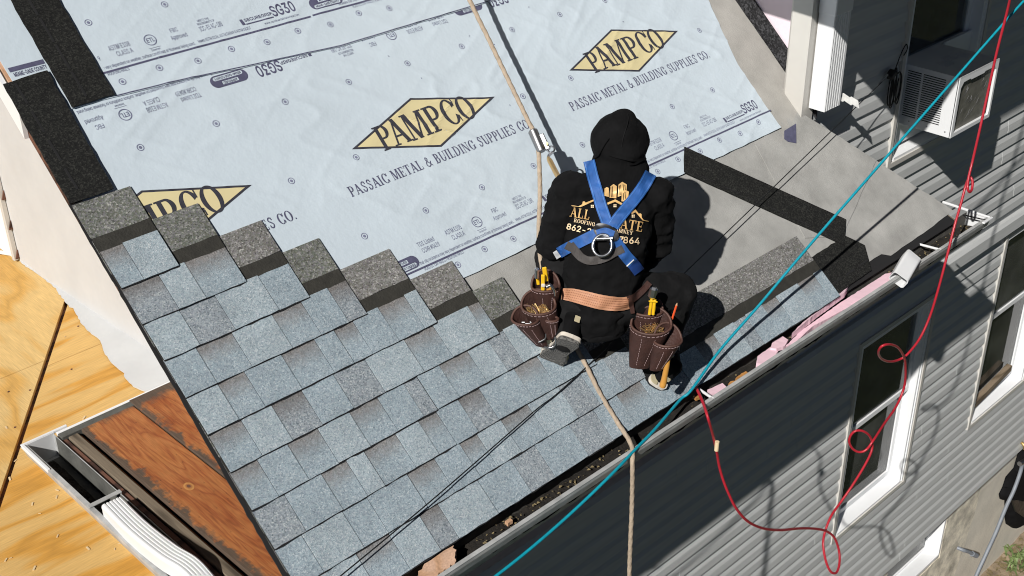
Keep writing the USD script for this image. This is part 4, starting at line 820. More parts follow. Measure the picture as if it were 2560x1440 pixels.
for q in range(46):
    xx, yy = gg.uniform(-1.2, .5), gg.uniform(.2, 3.0)
    if q > 24: break
    part(ply, 'nail_head', trimesh.creation.cylinder(.0045, .003, sections=8, transform=trimesh.transformations.translation_matrix([xx, yy, PZ + .001])), 'fascia_wood')
chips = []
for q in range(20):
    p = zx(gg.uniform(10, 330), gg.uniform(800, 1440)); s = gg.uniform(.004, .011); th = gg.uniform(0, 3.1)
    c = frame_box([p[0], p[1], PZ + .0012], np.array([math.cos(th), math.sin(th), 0]), np.array([-math.sin(th), math.cos(th), 0]), np.array([0, 0, 1]), s * 2.2, s * .7, .002, .0004); chips.append(c)
single('wood_chips', cat(*chips), 'sawdust', 'small pale wood chips scattered on the bare plywood', 'wood chips', kind='stuff')
p0, p1 = onZ(-30, 634, PZ + .01), onZ(33, 636, PZ + .01)
single('trim_scrap', tube([p0, (p0 + p1) / 2 + [0, 0, .01], p1], .010, 8), 'white_vinyl', 'thin white trim scrap lying on the plywood at the foot of the white siding', 'trim scrap')

# ------------------------------------------------------------------ window air conditioner
AX0, AX1, AY0, AY1, AZ0, AZ1 = 4.552, 4.985, .334, .70, .208, .553
ac = thing('window_air_conditioner', 'white box air conditioner sticking out of the upper window', 'air conditioner', (AX0, AY0, AZ0))
t_ = .012
shell = prism(sbox(AX0, AZ0, AX1, AZ1).buffer(-.012).buffer(.012, 4).difference(sbox(AX0 + t_, AZ0 + t_, AX1 - t_, AZ1 - t_)), [0, AY0, 0], [1, 0, 0], [0, 0, 1], [0, 1, 0], AY1 - AY0)
slots = []
for c0, c1 in ((.36, .415), (.425, .53)):
    pass
sh_ = m3.Manifold(m3.Mesh(np.array(shell.vertices, np.float32), np.array(shell.faces, np.uint32))) if False else None
# left side: louvre openings cut through the side sheet
def outer():
    top_ = Polygon([(AX0, AY0), (AX1, AY0), (AX1, AY1), (AX0, AY1)])
    for r_, (ya, yb) in enumerate(((.385, .455), (.468, .55))):
        pass
    return top_
side = sbox(AY0, AZ0, AY1, AZ1)
rows = 21
for r_ in range(rows):
    z = AZ0 + .052 + r_ * .0128
    for ya, yb in ((AY0 + .072, AY0 + .205), (AY0 + .216, AY0 + .30)): side = side.difference(sbox(ya, z, yb, z + .0068))
part(ac, 'left_side', prism(side, [AX0, 0, 0], [0, 1, 0], [0, 0, 1], [1, 0, 0], .004), 'ac_white', label='left side with rows of louvre slots')
tp = sbox(AX0 + .004, AY0, AX1, AY1)
for bx_ in (.05, .15, .25):
    for r_ in range(9): tp = tp.difference(sbox(AX0 + .06 + bx_ + r_ * .0092, AY0 + .13 + (.03 if bx_ == .15 else 0), AX0 + .0646 + bx_ + r_ * .0092, AY0 + .20 + (.03 if bx_ == .15 else 0)))
part(ac, 'top', prism(tp, [0, 0, AZ1 - .004], [1, 0, 0], [0, 1, 0], [0, 0, 1], .004), 'ac_white', label='top sheet with vent slots')
part(ac, 'right_side', bx(AX1 - .004, AX1, AY0, AY1, AZ0, AZ1 - .004), 'ac_white')
part(ac, 'base', cat(bx(AX0 + .004, AX1 - .004, AY0, AY1, AZ0 - .004, AZ0 + .02, .002)), 'ac_white')
rim = sbox(AX0, AZ0, AX1, AZ1).difference(Polygon([(AX0 + .026, AZ0 + .022), (AX1 - .026, AZ0 + .022), (AX1 - .018, AZ0 + .05), (AX1 - .018, AZ1 - .06), (AX1 - .04, AZ1 - .036), (AX1 - .15, AZ1 - .034), (AX1 - .16, AZ1 - .042), (AX0 + .13, AZ1 - .042), (AX0 + .12, AZ1 - .034), (AX0 + .05, AZ1 - .036), (AX0 + .026, AZ1 - .065)]))
part(ac, 'rim', prism(rim, [0, AY0 - .006, 0], [1, 0, 0], [0, 0, 1], [0, 1, 0], .010), 'ac_white')
part(ac, 'coil', bx(AX0 + .012, AX1 - .012, AY0 + .012, AY0 + .04, AZ0 + .012, AZ1 - .02), 'ac_coil', label='dusty brown condenser coil')
gg = np.random.default_rng(3); sc = []
for q in range(16):
    xx, z_ = gg.uniform(AX0 + .05, AX1 - .06), gg.uniform(AZ0 + .04, AZ1 - .08); L = gg.uniform(.02, .06)
    sc.append(tube(spline([[xx, AY0 + .0115, z_], [xx + L * .5, AY0 + .011, z_ + L * .35], [xx + L * .8, AY0 + .0115, z_ + L * gg.uniform(.5, 1)]], 4), gg.uniform(.0006, .0014), 5))
part(ac, 'bent_fins', cat(*sc), 'dull_steel')
part(ac, 'dark_inside', bx(AX0 + .012, AX1 - .012, AY0 + .06, AY1, AZ0 + .02, AZ1 - .012), 'black_plastic')
for xx, z_ in ((AX0, AZ0 + .030), (AX0, AZ0 + .032)): pass
for yy in (AY0 + .03, AY0 + .14, AY0 + .25): part(ac, 'screw', trimesh.creation.cylinder(.004, .004, sections=8, transform=trimesh.transformations.translation_matrix([AX0 - .0005, yy, AZ0 + .028]) @ trimesh.transformations.rotation_matrix(math.pi / 2, [0, 1, 0])), 'dull_steel')

# ------------------------------------------------------------------ ropes, hoses, cables
grab = np.array([1.765, .715, .945])
grab = onR(1343, 352, .215)
rp_ = [onR(1090, -190, .23), onR(1174, 0, .225), onR(1221, 97, .222), onR(1265, 188, .22), onR(1320, 302, .217), grab]
low_ = [onR(1350, 470, .17), onR(1347, 580, .13), onR(1352, 650, .10), onR(1370, 720, .07)]
mid_ = [onR(1405, 800, .05), onR(1440, 868, .036), onR(1468, 920, .034), onR(1500, 984, .034), onR(1540, 1050, .034)]
lip_ = [np.array(onZ(1578, 1112, .012)), onY(1581, 1160, -.142), onY(1580, 1260, -.145), onY(1576, 1360, -.147), onY(1572, 1470, -.15), onY(1567, 1600, -.15)]
single('safety_rope', rope(spline(rp_ + low_ + mid_ + lip_, 10), .0092, pitch=.045), 'rope_tan', 'thick tan twisted lifeline running down the roof behind the worker and over the gutter', 'rope', smooth=60)
rg = thing('rope_grab', 'steel rope grab clamped on the tan lifeline left of the worker', 'rope grab', grab)
dr = np.array(rp_[-1]) - np.array(rp_[-2]); dr /= np.linalg.norm(dr)
ax_s = np.cross(dr, EYE - grab); ax_s /= np.linalg.norm(ax_s); ax_n = np.cross(ax_s, dr)
if ax_n @ (EYE - grab) < 0: ax_n = -ax_n
if ax_s @ RIGHT < 0: ax_s = -ax_s
part(rg, 'sleeve', tube([grab - dr * .05, grab - dr * .045, grab + dr * .045, grab + dr * .05], [.015, .020, .020, .016], 14), 'dull_steel', smooth=40)
part(rg, 'lever', frame_box(grab + ax_s * .014 - ax_n * .008 - dr * .02, dr, ax_s, ax_n, .075, .022, .016, .004), 'steel')
part(rg, 'pin', trimesh.creation.cylinder(.006, .05, sections=10, transform=trimesh.geometry.align_vectors([0, 0, 1], ax_n) if False else trimesh.transformations.translation_matrix(grab + ax_s * .03 + dr * .035) @ trimesh.geometry.align_vectors([0, 0, 1], ax_n)), 'brass')
lk = grab + ax_s * .036 + dr * .058
part(rg, 'eye_link', trimesh.creation.torus(.013, .0038, 16, 8, transform=trimesh.transformations.translation_matrix(lk) @ trimesh.geometry.align_vectors([0, 0, 1], ax_n)), 'steel')
ly = [lk + dr * .012, onR(1371, 392, .26), onR(1378, 408, .28), onR(1386, 424, .30), onR(1396, 442, .33), onR(1412, 466, .38)]
ln = thing('lanyard', 'short gold and grey lanyard between the rope grab and the worker\'s shoulder', 'lanyard', lk)
pl_ = spline(ly, 6)
part(ln, 'webbing', tube(pl_, np.interp(np.arange(len(pl_)), [0, 6, 10, len(pl_)], [.004, .005, .011, .011]), 10), 'nail_gold', smooth=50)
part(ln, 'snap_hook', tube(pl_[:8], .0062, 8), 'steel', smooth=50)

# teal rope: taut above the roof, touching the eave and hanging over the gutter
tl = [[9.0, -.30, 3.55], [6.5, -.20, 2.32], [4.45, -.12, 1.30], [3.95, -.10, 1.06], [2.937, -.056, .560], [2.568, -.037, .369], [2.342, -.020, .235], [2.079, -.017, .118], [1.86, -.05, .045], onZ(1700, 1000, .022), onZ(1640, 1070, .016), onZ(1590, 1122, .010), onY(1520, 1195, -.150), onY(1420, 1290, -.152), onY(1310, 1385, -.154), onY(1200, 1470, -.156), onY(1090, 1550, -.156)]
single('teal_rope', rope(spline(tl, 10), .0060, pitch=.022, lobes=4, n=8, amp=.10), 'teal_hose', 'thin bright teal rope slung from the upper right across the eave and gutter', 'rope', smooth=60)
# red hose hanging in loops in front of the wall
HY = -.17
hp = [(1712, 928), (1722, 940), (1738, 965), (1757, 1005), (1770, 1045), (1783, 1090), (1792, 1130), (1798, 1165), (1808, 1200), (1822, 1235), (1840, 1270), (1868, 1302), (1905, 1320), (1950, 1325), (2000, 1321), (2040, 1322), (2068, 1329), (2087, 1346), (2098, 1380), (2098, 1412), (2090, 1432), (2076, 1428), (2064, 1400), (2058, 1360), (2063, 1328), (2078, 1290), (2100, 1258), (2130, 1215), (2158, 1170), (2176, 1135), (2181, 1112), (2174, 1090), (2158, 1078), (2140, 1077), (2127, 1088), (2123, 1105), (2132, 1122), (2148, 1130), (2166, 1124), (2184, 1100), (2210, 1060), (2235, 1025), (2252, 992), (2262, 960), (2264, 925), (2261, 896), (2246, 870), (2224, 861), (2204, 866), (2196, 882), (2204, 897), (2224, 904), (2248, 899), (2270, 884), (2300, 845), (2325, 790), (2345, 725), (2365, 650), (2385, 570), (2402, 510), (2415, 462), (2424, 443), (2431, 452), (2430, 472), (2424, 480), (2419, 470), (2421, 446), (2432, 400), (2448, 330), (2470, 230), (2492, 130), (2515, 40), (2530, -25), (2545, -100)]
hv = []
for i, q in enumerate(hp):
    s = i / (len(hp) - 1)
    if i < 2: hv.append(onR(*q, .02))
    elif i < 4: hv.append(onZ(*q, .012))
    else:
        y = HY - .03 * math.sin(i * .7)
        loop = (18 <= i <= 25, 30 <= i <= 39, 45 <= i <= 54, 60 <= i <= 67)
        hv.append(onY(*q, y - (.022 * math.sin((i - [18, 30, 45, 60][loop.index(True)]) * .75) if any(loop) else 0)))
hv[2] = onZ(*hp[2], .02)
hv += [hv[-1] + [.12, 0, .8], hv[-1] + [.3, 0, 2.4]]
RH = single('red_hose', tube(spline(hv, 7), .0062, 10), 'red_hose', 'thin red air hose hanging over the gutter in loose loops before the wall', 'hose', smooth=60)
cf = onY(1792, 1115, HY); single('hose_tag', tube([cf + [0, 0, .022], cf + [0, 0, -.022]], .0095, 10), 'cream_print', 'small cream tape band round the red hose below the gutter', 'tape band', smooth=40)
# black wire: from the wall across the roof under the worker's foot
w0 = onY(2212, 198, YU - .095); wf = onR(1458, 925, .036)
wr = [w0, w0 + (wf - w0) * .5 - [0, 0, .004], wf, onR(1330, 1033, .044), onR(1100, 1233, .056), onR(900, 1400, .062), onR(700, 1562, .08)]
single('black_wire', tube(spline(wr, 10), .0024, 8), 'black_rubber', 'thin black wire stretched from the wall across the roof past the worker\'s feet', 'wire', smooth=60)
cc = thing('cable_coil', 'hanging coil of black cable on the wall left of the air conditioner', 'cable coil', (4.33, YU - .03, .4))
gg = np.random.default_rng(6)
for q in range(5):
    a0, w_ = gg.uniform(.085, .115), gg.uniform(.018, .032); th = np.linspace(-.4, 2 * math.pi - .7, 26); cx = 4.345 + gg.uniform(-.012, .012); cz = .485 + gg.uniform(-.012, .012)
    part(cc, 'cable_turn', tube(np.stack([cx + w_ * np.sin(th), np.full(26, YU - .030 - .010 * q) , cz + a0 * np.cos(th)], 1), .0035, 7), 'black_rubber', smooth=60)
part(cc, 'tie', frame_box([4.30, YU - .06, .54], np.array([.8, 0, .6]), np.array([0, 1, 0]), np.array([-.6, 0, .8]), .05, .04, .035, .005), 'black_rubber')
part(cc, 'cable_tail', tube(spline([[4.36, YU - .03, .58], [4.40, YU - .03, .66], [4.44, YU - .03, .70], [4.455, YU - .032, .67], [4.43, YU - .03, .64]], 6), .003, 7), 'black_rubber', smooth=60)
part(cc, 'splice', tube([w0 + [-.06, 0, -.015], w0 + [.02, 0, .02]], .006, 8), 'gutter_white')

# ------------------------------------------------------------------ things lying in and by the gutters
def elbow(name, label, pts, w, h, up, mat='white_metal', flutes=5, wall=.0025):
    """a fluted rectangular downspout piece bent along pts"""
    e = thing(name, label, 'downspout elbow', np.array(pts).min(0)); p = spline(pts, 8); t = np.gradient(p, axis=0); t /= np.linalg.norm(t, axis=1, keepdims=True)
    def ringp(ww, hh):
        out = []
        if flutes == 0:
            q = Polygon([(-ww / 2, -hh / 2), (ww / 2, -hh / 2), (ww / 2, hh / 2), (-ww / 2, hh / 2)]).buffer(-hh * .22).buffer(hh * .22, 5); return np.array(q.exterior.coords[:-1])[::-1]
        for i in range(flutes):
            a = -ww / 2 + .008 + (ww - .016) * i / flutes; d = (ww - .016) / flutes
            out += [(a, hh / 2), (a + d * .15, hh / 2 - .0045), (a + d * .38, hh / 2 - .0045), (a + d * .5, hh / 2)]
        out += [(ww / 2 - .008, hh / 2), (ww / 2 - .002, hh / 2 - .004), (ww / 2, hh / 2 - .010), (ww / 2, -hh / 2), (-ww / 2, -hh / 2), (-ww / 2, hh / 2 - .010), (-ww / 2 + .002, hh / 2 - .004)]
        return np.array(out)
    def skin(ww, hh):
        r = ringp(ww, hh); n = len(r); V_ = []
        for i in range(len(p)):
            s = np.cross(t[i], up); s /= np.linalg.norm(s); v = np.cross(s, t[i]); V_.append(p[i] + r[:, :1] * s + r[:, 1:] * v)
        F_ = []
        for i in range(len(p) - 1):
            for j in range(n): q = [i * n + j, i * n + (j + 1) % n, (i + 1) * n + (j + 1) % n, (i + 1) * n + j]; F_ += [[q[0], q[1], q[2]], [q[0], q[2], q[3]]]
        return np.vstack(V_), np.array(F_), n
    v1, f1, n = skin(w, h); v2, f2, _ = skin(w - 2 * wall, h - 2 * wall); N_ = len(v1); F_ = [f1, f2[:, ::-1] + N_]; cp_ = []
    for base_, s in ((0, 1), ((len(p) - 1) * n, -1)):
        for j in range(n):
            a, b = base_ + j, base_ + (j + 1) % n; cp_ += [[a, N_ + a, b][::s], [b, N_ + a, N_ + b][::s]]
    tt = TM(np.vstack([v1, v2]), np.vstack(F_ + [np.array(cp_)])); trimesh.repair.fix_normals(tt)
    part(e, 'tube', tt, mat); return e, p, t
e_, p_, t2 = elbow('downspout_elbow', 'white fluted elbow lying loose in the gutter of the bare return', [onZ(282, 1268, .022), onZ(345, 1330, .030), onZ(420, 1390, .038), onZ(475, 1425, .035), onZ(520, 1475, -.01)], .078, .060, [0, 0, 1])
part(e_, 'crimped_end', frame_box(p_[0] - np.array([.020, .0, .028]), np.array([.75, -.66, 0]), np.array([.66, .75, 0]), np.array([0, 0, 1]), .01, .01, .05, .002), 'white_metal')
a_, b2 = onZ(2246, 700, .004), onZ(2272, 655, .026)
elbow('downspout_elbow', 'short white downspout offcut lying on the rim of the front gutter', [a_, a_ + (b2 - a_) * .5, b2, b2 + (b2 - a_) * .3 + [.0, .0, -.006]], .082, .056, [-.30, -.55, .78], flutes=0)

def chunk(pts, z0, z1, seed=0, mat='pink_foam', name='foam_scrap', label='', cat_='foam scrap', group='pink foam scraps in the front gutter', amp=.0008, tilt=None):
    """a torn slab: outline on the gutter, with uneven top"""
    P_ = Polygon(jag(pts, .012, amp, seed)).buffer(0)
    e = trimesh.creation.extrude_polygon(P_, z1 - z0, engine='earcut'); v, f = trimesh.remesh.subdivide_to_size(e.vertices, e.faces, .02, max_iter=10)
    v = v + np.c_[0 * v[:, 0], 0 * v[:, 0], z0 + .003 * (meshkit.fbm(v * [30, 30, 60], 3, seed) - .5)]
    if tilt: v[:, 2] += (v[:, 0] - v[:, 0].mean()) * tilt[0] + (v[:, 1] - v[:, 1].mean()) * tilt[1]
    return single(name, TM(v, f), mat, label, cat_, group)
zz = -.035
def zq(*q): return [tuple(onZ(a, b, zz)[:2]) for a, b in q]
chunk(zq((2212, 688), (2240, 682), (2232, 704), (2120, 772), (2030, 820), (1985, 862), (1962, 870), (2000, 832), (2100, 760)), -.05, -.028, 1, label='longest pink foam strip lying in the front gutter below the white offcut')
chunk(zq((2118, 735), (2110, 752), (2040, 800), (1985, 845), (1978, 850), (2030, 795)), -.026, .004, 2, label='narrow pink foam strip propped on the longest one in the gutter', tilt=(.05, -.35))
chunk(zq((1930, 862), (1955, 848), (1970, 858), (1962, 872), (1940, 880), (1925, 878)), -.035, -.018, 3, label='rounded pink foam lump at the left end of the long strip')
chunk(zq((1893, 895), (1925, 872), (1945, 882), (1935, 896), (1906, 914), (1890, 912)), -.048, -.026, 4, label='pink foam lump beside the white hanger spike')
chunk(zq((1768, 978), (1806, 961), (1817, 972), (1815, 980), (1776, 988)), -.048, -.028, 5, label='small pale pink foam scrap in the gutter right of the red hose')
chunk(zq((1820, 964), (1864, 931), (1870, 935), (1862, 944), (1824, 968)), -.040, -.028, 6, 'splinter', 'wood_splinter', 'orange wood splinter in the gutter between two foam scraps', 'splinter', 'wood splinters in the front gutter', amp=.003)
chunk(zq((1735, 992), (1752, 984), (1754, 992), (1740, 997)), -.046, -.034, 7, 'splinter', 'wood_splinter', 'short orange splinter in the gutter under the red hose', 'splinter', 'wood splinters in the front gutter', amp=.002)
chunk(zq((1262, 1302), (1275, 1294), (1282, 1300), (1270, 1308)), -.05, -.036, 8, 'fresh_wood', 'wood_splinter', 'tiny pale orange chip in the dirty gutter above the teal rope', 'splinter', 'wood splinters in the front gutter', amp=.001)
zz = -.02
blk = zq((1062, 1420), (1082, 1392), (1100, 1378), (1126, 1357), (1141, 1412), (1095, 1450), (1050, 1475), (1046, 1440))
chunk(blk, -.085, .001, 9, 'fresh_wood', 'wood_block', 'split pale pink wood block wedged in the front gutter under the first shingles', 'wood block', None, amp=.004)
# loose starter strip lying askew on the felt
ls = thing('loose_starter_strip', 'loose black starter strip lying askew on the grey felt right of the worker', 'roofing strip', R3(2.95, .55, .02))
q4 = [tuple(roofxy(*q, .02)) for q in [(1712, 366), (1711, 430), (2112, 612), (2116, 548)]]
part(ls, 'strip', roof_slab(Polygon(jag(q4, .03, .0004, 3)), .013, .0185), 'starter_black')
aa, bb = np.array(q4[1]), np.array(q4[2]); up_ = (np.array(q4[0]) - aa); up_ /= np.linalg.norm(up_)
for q in range(6):
    c0 = aa + (bb - aa) * (.08 + .15 * q) + up_ * .018; c1 = aa + (bb - aa) * (.08 + .15 * q + .10) + up_ * .018; n_ = up_ * .004
    part(ls, 'sealant_dash', roof_slab([tuple(c0), tuple(c1), tuple(c1 + n_), tuple(c0 + n_)], .0185, .0202), 'asphalt_edge')

# ------------------------------------------------------------------ by the foundation
sk0, sk1 = onY(2425, 1033, YL + .02), onY(2528, 928, YL + .02)
d_ = sk1 - sk0; L_ = np.linalg.norm(d_); d_ /= L_
single('weathered_board', frame_box(sk0 + [0, .0, .0], d_, np.array([0, 1, 0]), np.array([0, 0, 1]), L_, .045, .055, .003), 'sill_stick', 'weathered brown board standing on the sill of the far right window', 'board')
tap = thing('garden_tap', 'brass tap on the wall above the grey hose at the right edge', 'tap', (7.66, FY - .1, -3.75))
tp0 = onY(2556, 1108, FY - .06)
part(tap, 'body', cat(tube([tp0 + [0, .12, 0], tp0, tp0 + [0, -.02, -.015], tp0 + [0, -.03, -.05]], .014, 12)), 'brass', smooth=40)
part(tap, 'wheel', trimesh.creation.torus(.024, .006, 16, 8, transform=trimesh.transformations.translation_matrix(tp0 + [0, -.03, .03]) @ trimesh.transformations.rotation_matrix(1.2, [1, 0, 0])), 'brass', smooth=40)
hs = [onY(2556, 1158, FY - .07), onY(2551, 1180, FY - .10), onY(2535, 1225, FY - .12), onY(2515, 1268, FY - .12), onY(2490, 1330, FY - .13), onY(2465, 1385, FY - .13), onY(2440, 1440, FY - .14), onY(2405, 1520, FY - .16)]
gh = thing('garden_hose', 'grey garden hose hanging down from the tap along the foundation', 'garden hose', hs[-1])
part(gh, 'hose', tube(spline(hs, 8), .0165, 12), 'grey_hose', smooth=60)
part(gh, 'coupling', tube([onY(2549, 1160, FY - .07), onY(2562, 1152, FY - .07)], .022, 12), 'dull_steel', smooth=40)
shadow_form = thing('black_shadow_form', 'black padded form added where a dark shadow shape lies on the foundation behind the grey hose', 'shadow_form', (7.9, FY - .1, -4.8))  # added black solid standing in for what reads as a shadow on the wall
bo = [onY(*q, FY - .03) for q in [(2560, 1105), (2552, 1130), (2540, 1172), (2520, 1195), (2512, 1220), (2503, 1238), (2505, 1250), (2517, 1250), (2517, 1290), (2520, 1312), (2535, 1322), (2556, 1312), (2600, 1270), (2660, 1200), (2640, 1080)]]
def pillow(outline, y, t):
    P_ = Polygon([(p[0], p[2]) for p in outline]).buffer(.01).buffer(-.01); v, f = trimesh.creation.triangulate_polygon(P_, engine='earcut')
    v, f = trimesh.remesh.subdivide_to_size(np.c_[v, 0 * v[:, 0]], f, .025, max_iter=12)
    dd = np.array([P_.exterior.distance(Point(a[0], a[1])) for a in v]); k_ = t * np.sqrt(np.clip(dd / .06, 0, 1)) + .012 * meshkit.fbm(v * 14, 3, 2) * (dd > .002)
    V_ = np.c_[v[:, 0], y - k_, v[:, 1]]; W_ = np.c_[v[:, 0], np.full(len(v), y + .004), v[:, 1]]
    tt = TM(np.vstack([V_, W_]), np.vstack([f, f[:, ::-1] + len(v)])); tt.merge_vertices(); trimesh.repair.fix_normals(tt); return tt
part(shadow_form, 'body', pillow(bo, FY - .01, .07), 'black_cloth', smooth=50)
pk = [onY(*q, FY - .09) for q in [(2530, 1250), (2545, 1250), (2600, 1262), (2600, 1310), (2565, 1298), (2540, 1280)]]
part(shadow_form, 'front_swell', pillow(pk, FY - .078, .014), 'black_plastic', smooth=50)
def tuft(c, n, h, seed, spread=.1):
    g2 = np.random.default_rng(seed); out = []
    for i in range(n):
        th = g2.uniform(0, 6.28); b = np.array(c) + [g2.normal(0, spread * .4), g2.normal(0, spread * .4), 0]; L = h * g2.uniform(.5, 1); o = np.array([math.cos(th), math.sin(th), 0]); s = np.cross(o, [0, 0, 1]) * .012 * g2.uniform(.6, 1.3)
        p1 = b + o * L * .35 + [0, 0, L * .6]; p2 = b + o * L * .8 + [0, 0, L * .75]
        out.append(TM([b - s * .4, b + s * .4, p1 + s, p1 - s, p2], [[0, 1, 2], [0, 2, 3], [3, 2, 4]]))
    return cat(*out)
single('green_plant', tuft(onZ(2556, 1404, -5.04), 46, .17, 3, .16), 'leaf_green', 'leafy green weed growing in the soil at the lower right corner', 'plant')
single('green_plant', tuft(onZ(2535, 1425, -5.04), 26, .14, 6, .12), 'leaf_green', 'smaller weed in front of the leafy one by the foundation', 'plant')
g2 = np.random.default_rng(12); lit = []
for i in range(420):
    b = onZ(g2.uniform(2440, 2640), g2.uniform(1340, 1520), -5.035) + np.array([0, 0, g2.uniform(0, .02)]); th = g2.uniform(0, 6.28); L = g2.uniform(.012, .05)
    if b[1] > FY - .02: continue
    o = np.array([math.cos(th), math.sin(th), g2.uniform(-.2, .3)]); s = np.cross(o, [0, 0, 1]) * g2.uniform(.1, .5)
    lit.append(TM([b - o * L, b + s * L, b + o * L, b - s * L], [[0, 1, 2], [0, 2, 3]]))
single('dry_leaves', cat(*lit), 'leaf_bits', 'dry leaves and straw on the soil at the foot of the foundation', 'dry leaves', kind='stuff')
# ------------------------------------------------------------------ the worker (local coordinates: r to his right, h ahead of him, z up)
def L2W(v): v = np.asarray(v, float); return v[:, :1] * RIGHT + v[:, 1:2] * HEAD + v[:, 2:] * np.array([0, 0, 1.])
def roofz(r, h): return math.tan(PITCH) * (h - r) / math.sqrt(2)
def loc(p): p = np.asarray(p); return np.array([p @ RIGHT, p @ HEAD, p[2]])
def chainW(bones, edge, it=10):
    t = hullchain(bones, edge, it); return fixw(TM(L2W(t.vertices), t.faces[:, ::-1]))
def rough(t, amp, sc, seed, ridge=True):
    n = t.vertex_normals; v = np.array(t.vertices); a = v * sc
    q = 1 - np.abs(2 * meshkit.noise(a + seed, seed) - 1); q2 = meshkit.fbm(v * 9 + seed, 3, seed)
    t.vertices = v + n * (amp * ((q ** 3 if ridge else q) - .3) + amp * 1.2 * (q2 - .5))[:, None]; return t
worker = thing('person', 'kneeling person in a black hooded sweatshirt and black trousers, seen from behind', 'person', B3(.98, 1.25, .1))
def mv(p, k=.6):
    """the same point seen from the roof's front, nearer to upright (less lean)"""
    w = B3(*p); e = w - EYE; h2 = 1.235 + (p[1] - 1.26) * k; t = (h2 - EYE @ HEAD) / (e @ HEAD); q = EYE + e * t
    return np.array([q @ RIGHT, q @ HEAD, q[2]])
def MV(ch, k=.6):
    out = []
    for p, rad in ch:
        q = mv(p, k); out.append((tuple(q), rad))
    return out
shL, elL = mv((.872, 1.49, .825)), mv((.792, 1.475, .615))
shR, elR = mv((1.178, 1.505, .795)), mv((1.205, 1.555, .560))
haL, haR = np.array((.925, 1.64, roofz(.925, 1.64) + .045)), np.array((1.10, 1.665, roofz(1.10, 1.665) + .045))
wrL, wrR = haL + np.array((-.030, -.075, .030)), haR + np.array((.018, -.078, .035))
hipL, hipR, knR = mv((.885, 1.26, .46)), mv((1.030, 1.26, .455)), mv((1.288, 1.475, .382))
knL, anL, anR = (.800, 1.50, roofz(.80, 1.50) + .085), (.838, 1.115, .395), (1.205, 1.325, .125)
def hand(c, fwd, side, up, thumb_side):
    c, fwd, side, up = map(lambda a: np.array(a, float), (c, fwd, side, up)); out = []
    out.append([(c - fwd * .045, (.026, .026, .018)), (c + fwd * .035, (.036, .03, .016))])
    for k_, (o, L_) in enumerate(((-.030, .066), (-.010, .076), (.011, .072), (.031, .056))):
        b = c + fwd * .045 + side * o; out.append([(b, .0095), (b + fwd * L_ * .45 + up * .004, .0088), (b + fwd * L_ * .78 - up * .012, .0080), (b + fwd * L_ * .92 - up * .026, .0072)])
    b = c - fwd * .02 + side * thumb_side * .034; out.append([(b, .013), (b + side * thumb_side * .022 + fwd * .028 - up * .004, .0105), (b + side * thumb_side * .022 + fwd * .058 - up * .016, .009)])
    return out
HC = mv((1.058, 1.625, .962))
fdir, udir = np.array([0, .80, -.60]), np.array([0, .60, .80]); rdir = np.array([1., 0, 0])
body_bones = [MV([((.955, 1.26, .46), (.12, .10, .08)), ((.985, 1.32, .60), (.115, .09, .08)), ((1.02, 1.45, .79), (.15, .10, .06)), ((1.05, 1.53, .885), (.055, .055, .05))]) + [(HC - udir * .05, (.055, .06, .06))],
    [(HC, (.074, .088, .095)), (HC + fdir * .03 - udir * .055, (.052, .05, .05))], [(HC + fdir * .088 - udir * .012, .011), (HC + fdir * .106 - udir * .034, .014)],
    [(HC + rdir * .069 - udir * .01, (.008, .016, .026)), (HC + rdir * .070 - udir * .03, (.007, .012, .016))], [(HC - rdir * .069 - udir * .01, (.008, .016, .026)), (HC - rdir * .070 - udir * .03, (.007, .012, .016))],
    [(HC + fdir * .082 - udir * .062 - rdir * .018, .008), (HC + fdir * .082 - udir * .062 + rdir * .018, .008)],
    [(shL, .055), (elL, .042), (wrL, .030)], [(shR, .055), (elR, .042), (wrR, .030)], [(shL, .055), (mv((1.03, 1.5, .83)), .06), (shR, .055)],
    [(hipL, .075), (knL, .055), (anL, .04), ((.832, 1.12, .365), .026)], [(hipR, .075), (knR, .055), (anR, .04), ((1.205, 1.325, .10), .03)]]
f1 = np.array([.25, .85, -.12]); f1 /= np.linalg.norm(f1); f2 = np.array([-.12, .88, .42]); f2 /= np.linalg.norm(f2)
for c, fw_, s_ in ((haL, f1, 1), (haR, f2, -1)):
    fw_ = np.array(fw_); sd = np.cross(fw_, [0, 0, 1.]); sd /= np.linalg.norm(sd); body_bones += hand(c, fw_, sd, np.cross(sd, fw_), s_)
body_bones += [[(wrL, .028), (haL, .026)], [(wrR, .028), (haR, .026)]]
bodym = chainW(body_bones, .012, 4); BODY = part(worker, 'body', bodym, 'skin', smooth=True)
for s in (-1, 1): part(worker, 'eye', trimesh.creation.icosphere(2, .0115, transform=trimesh.transformations.translation_matrix(B3(*(HC + fdir * .083 + udir * .012 + rdir * .031 * s)))) if False else TM(trimesh.creation.icosphere(2, .0115).vertices + B3(*(HC + fdir * .083 + udir * .012 + rdir * .031 * s)), trimesh.creation.icosphere(2, .0115).faces), 'shoe_white', smooth=True)
part(worker, 'hair', chainW([[(HC + udir * .025 - fdir * .008, (.076, .080, .078)), (HC + udir * .012 - fdir * .014, (.076, .075, .072))]], .014, 4), 'hair_black', smooth=True)
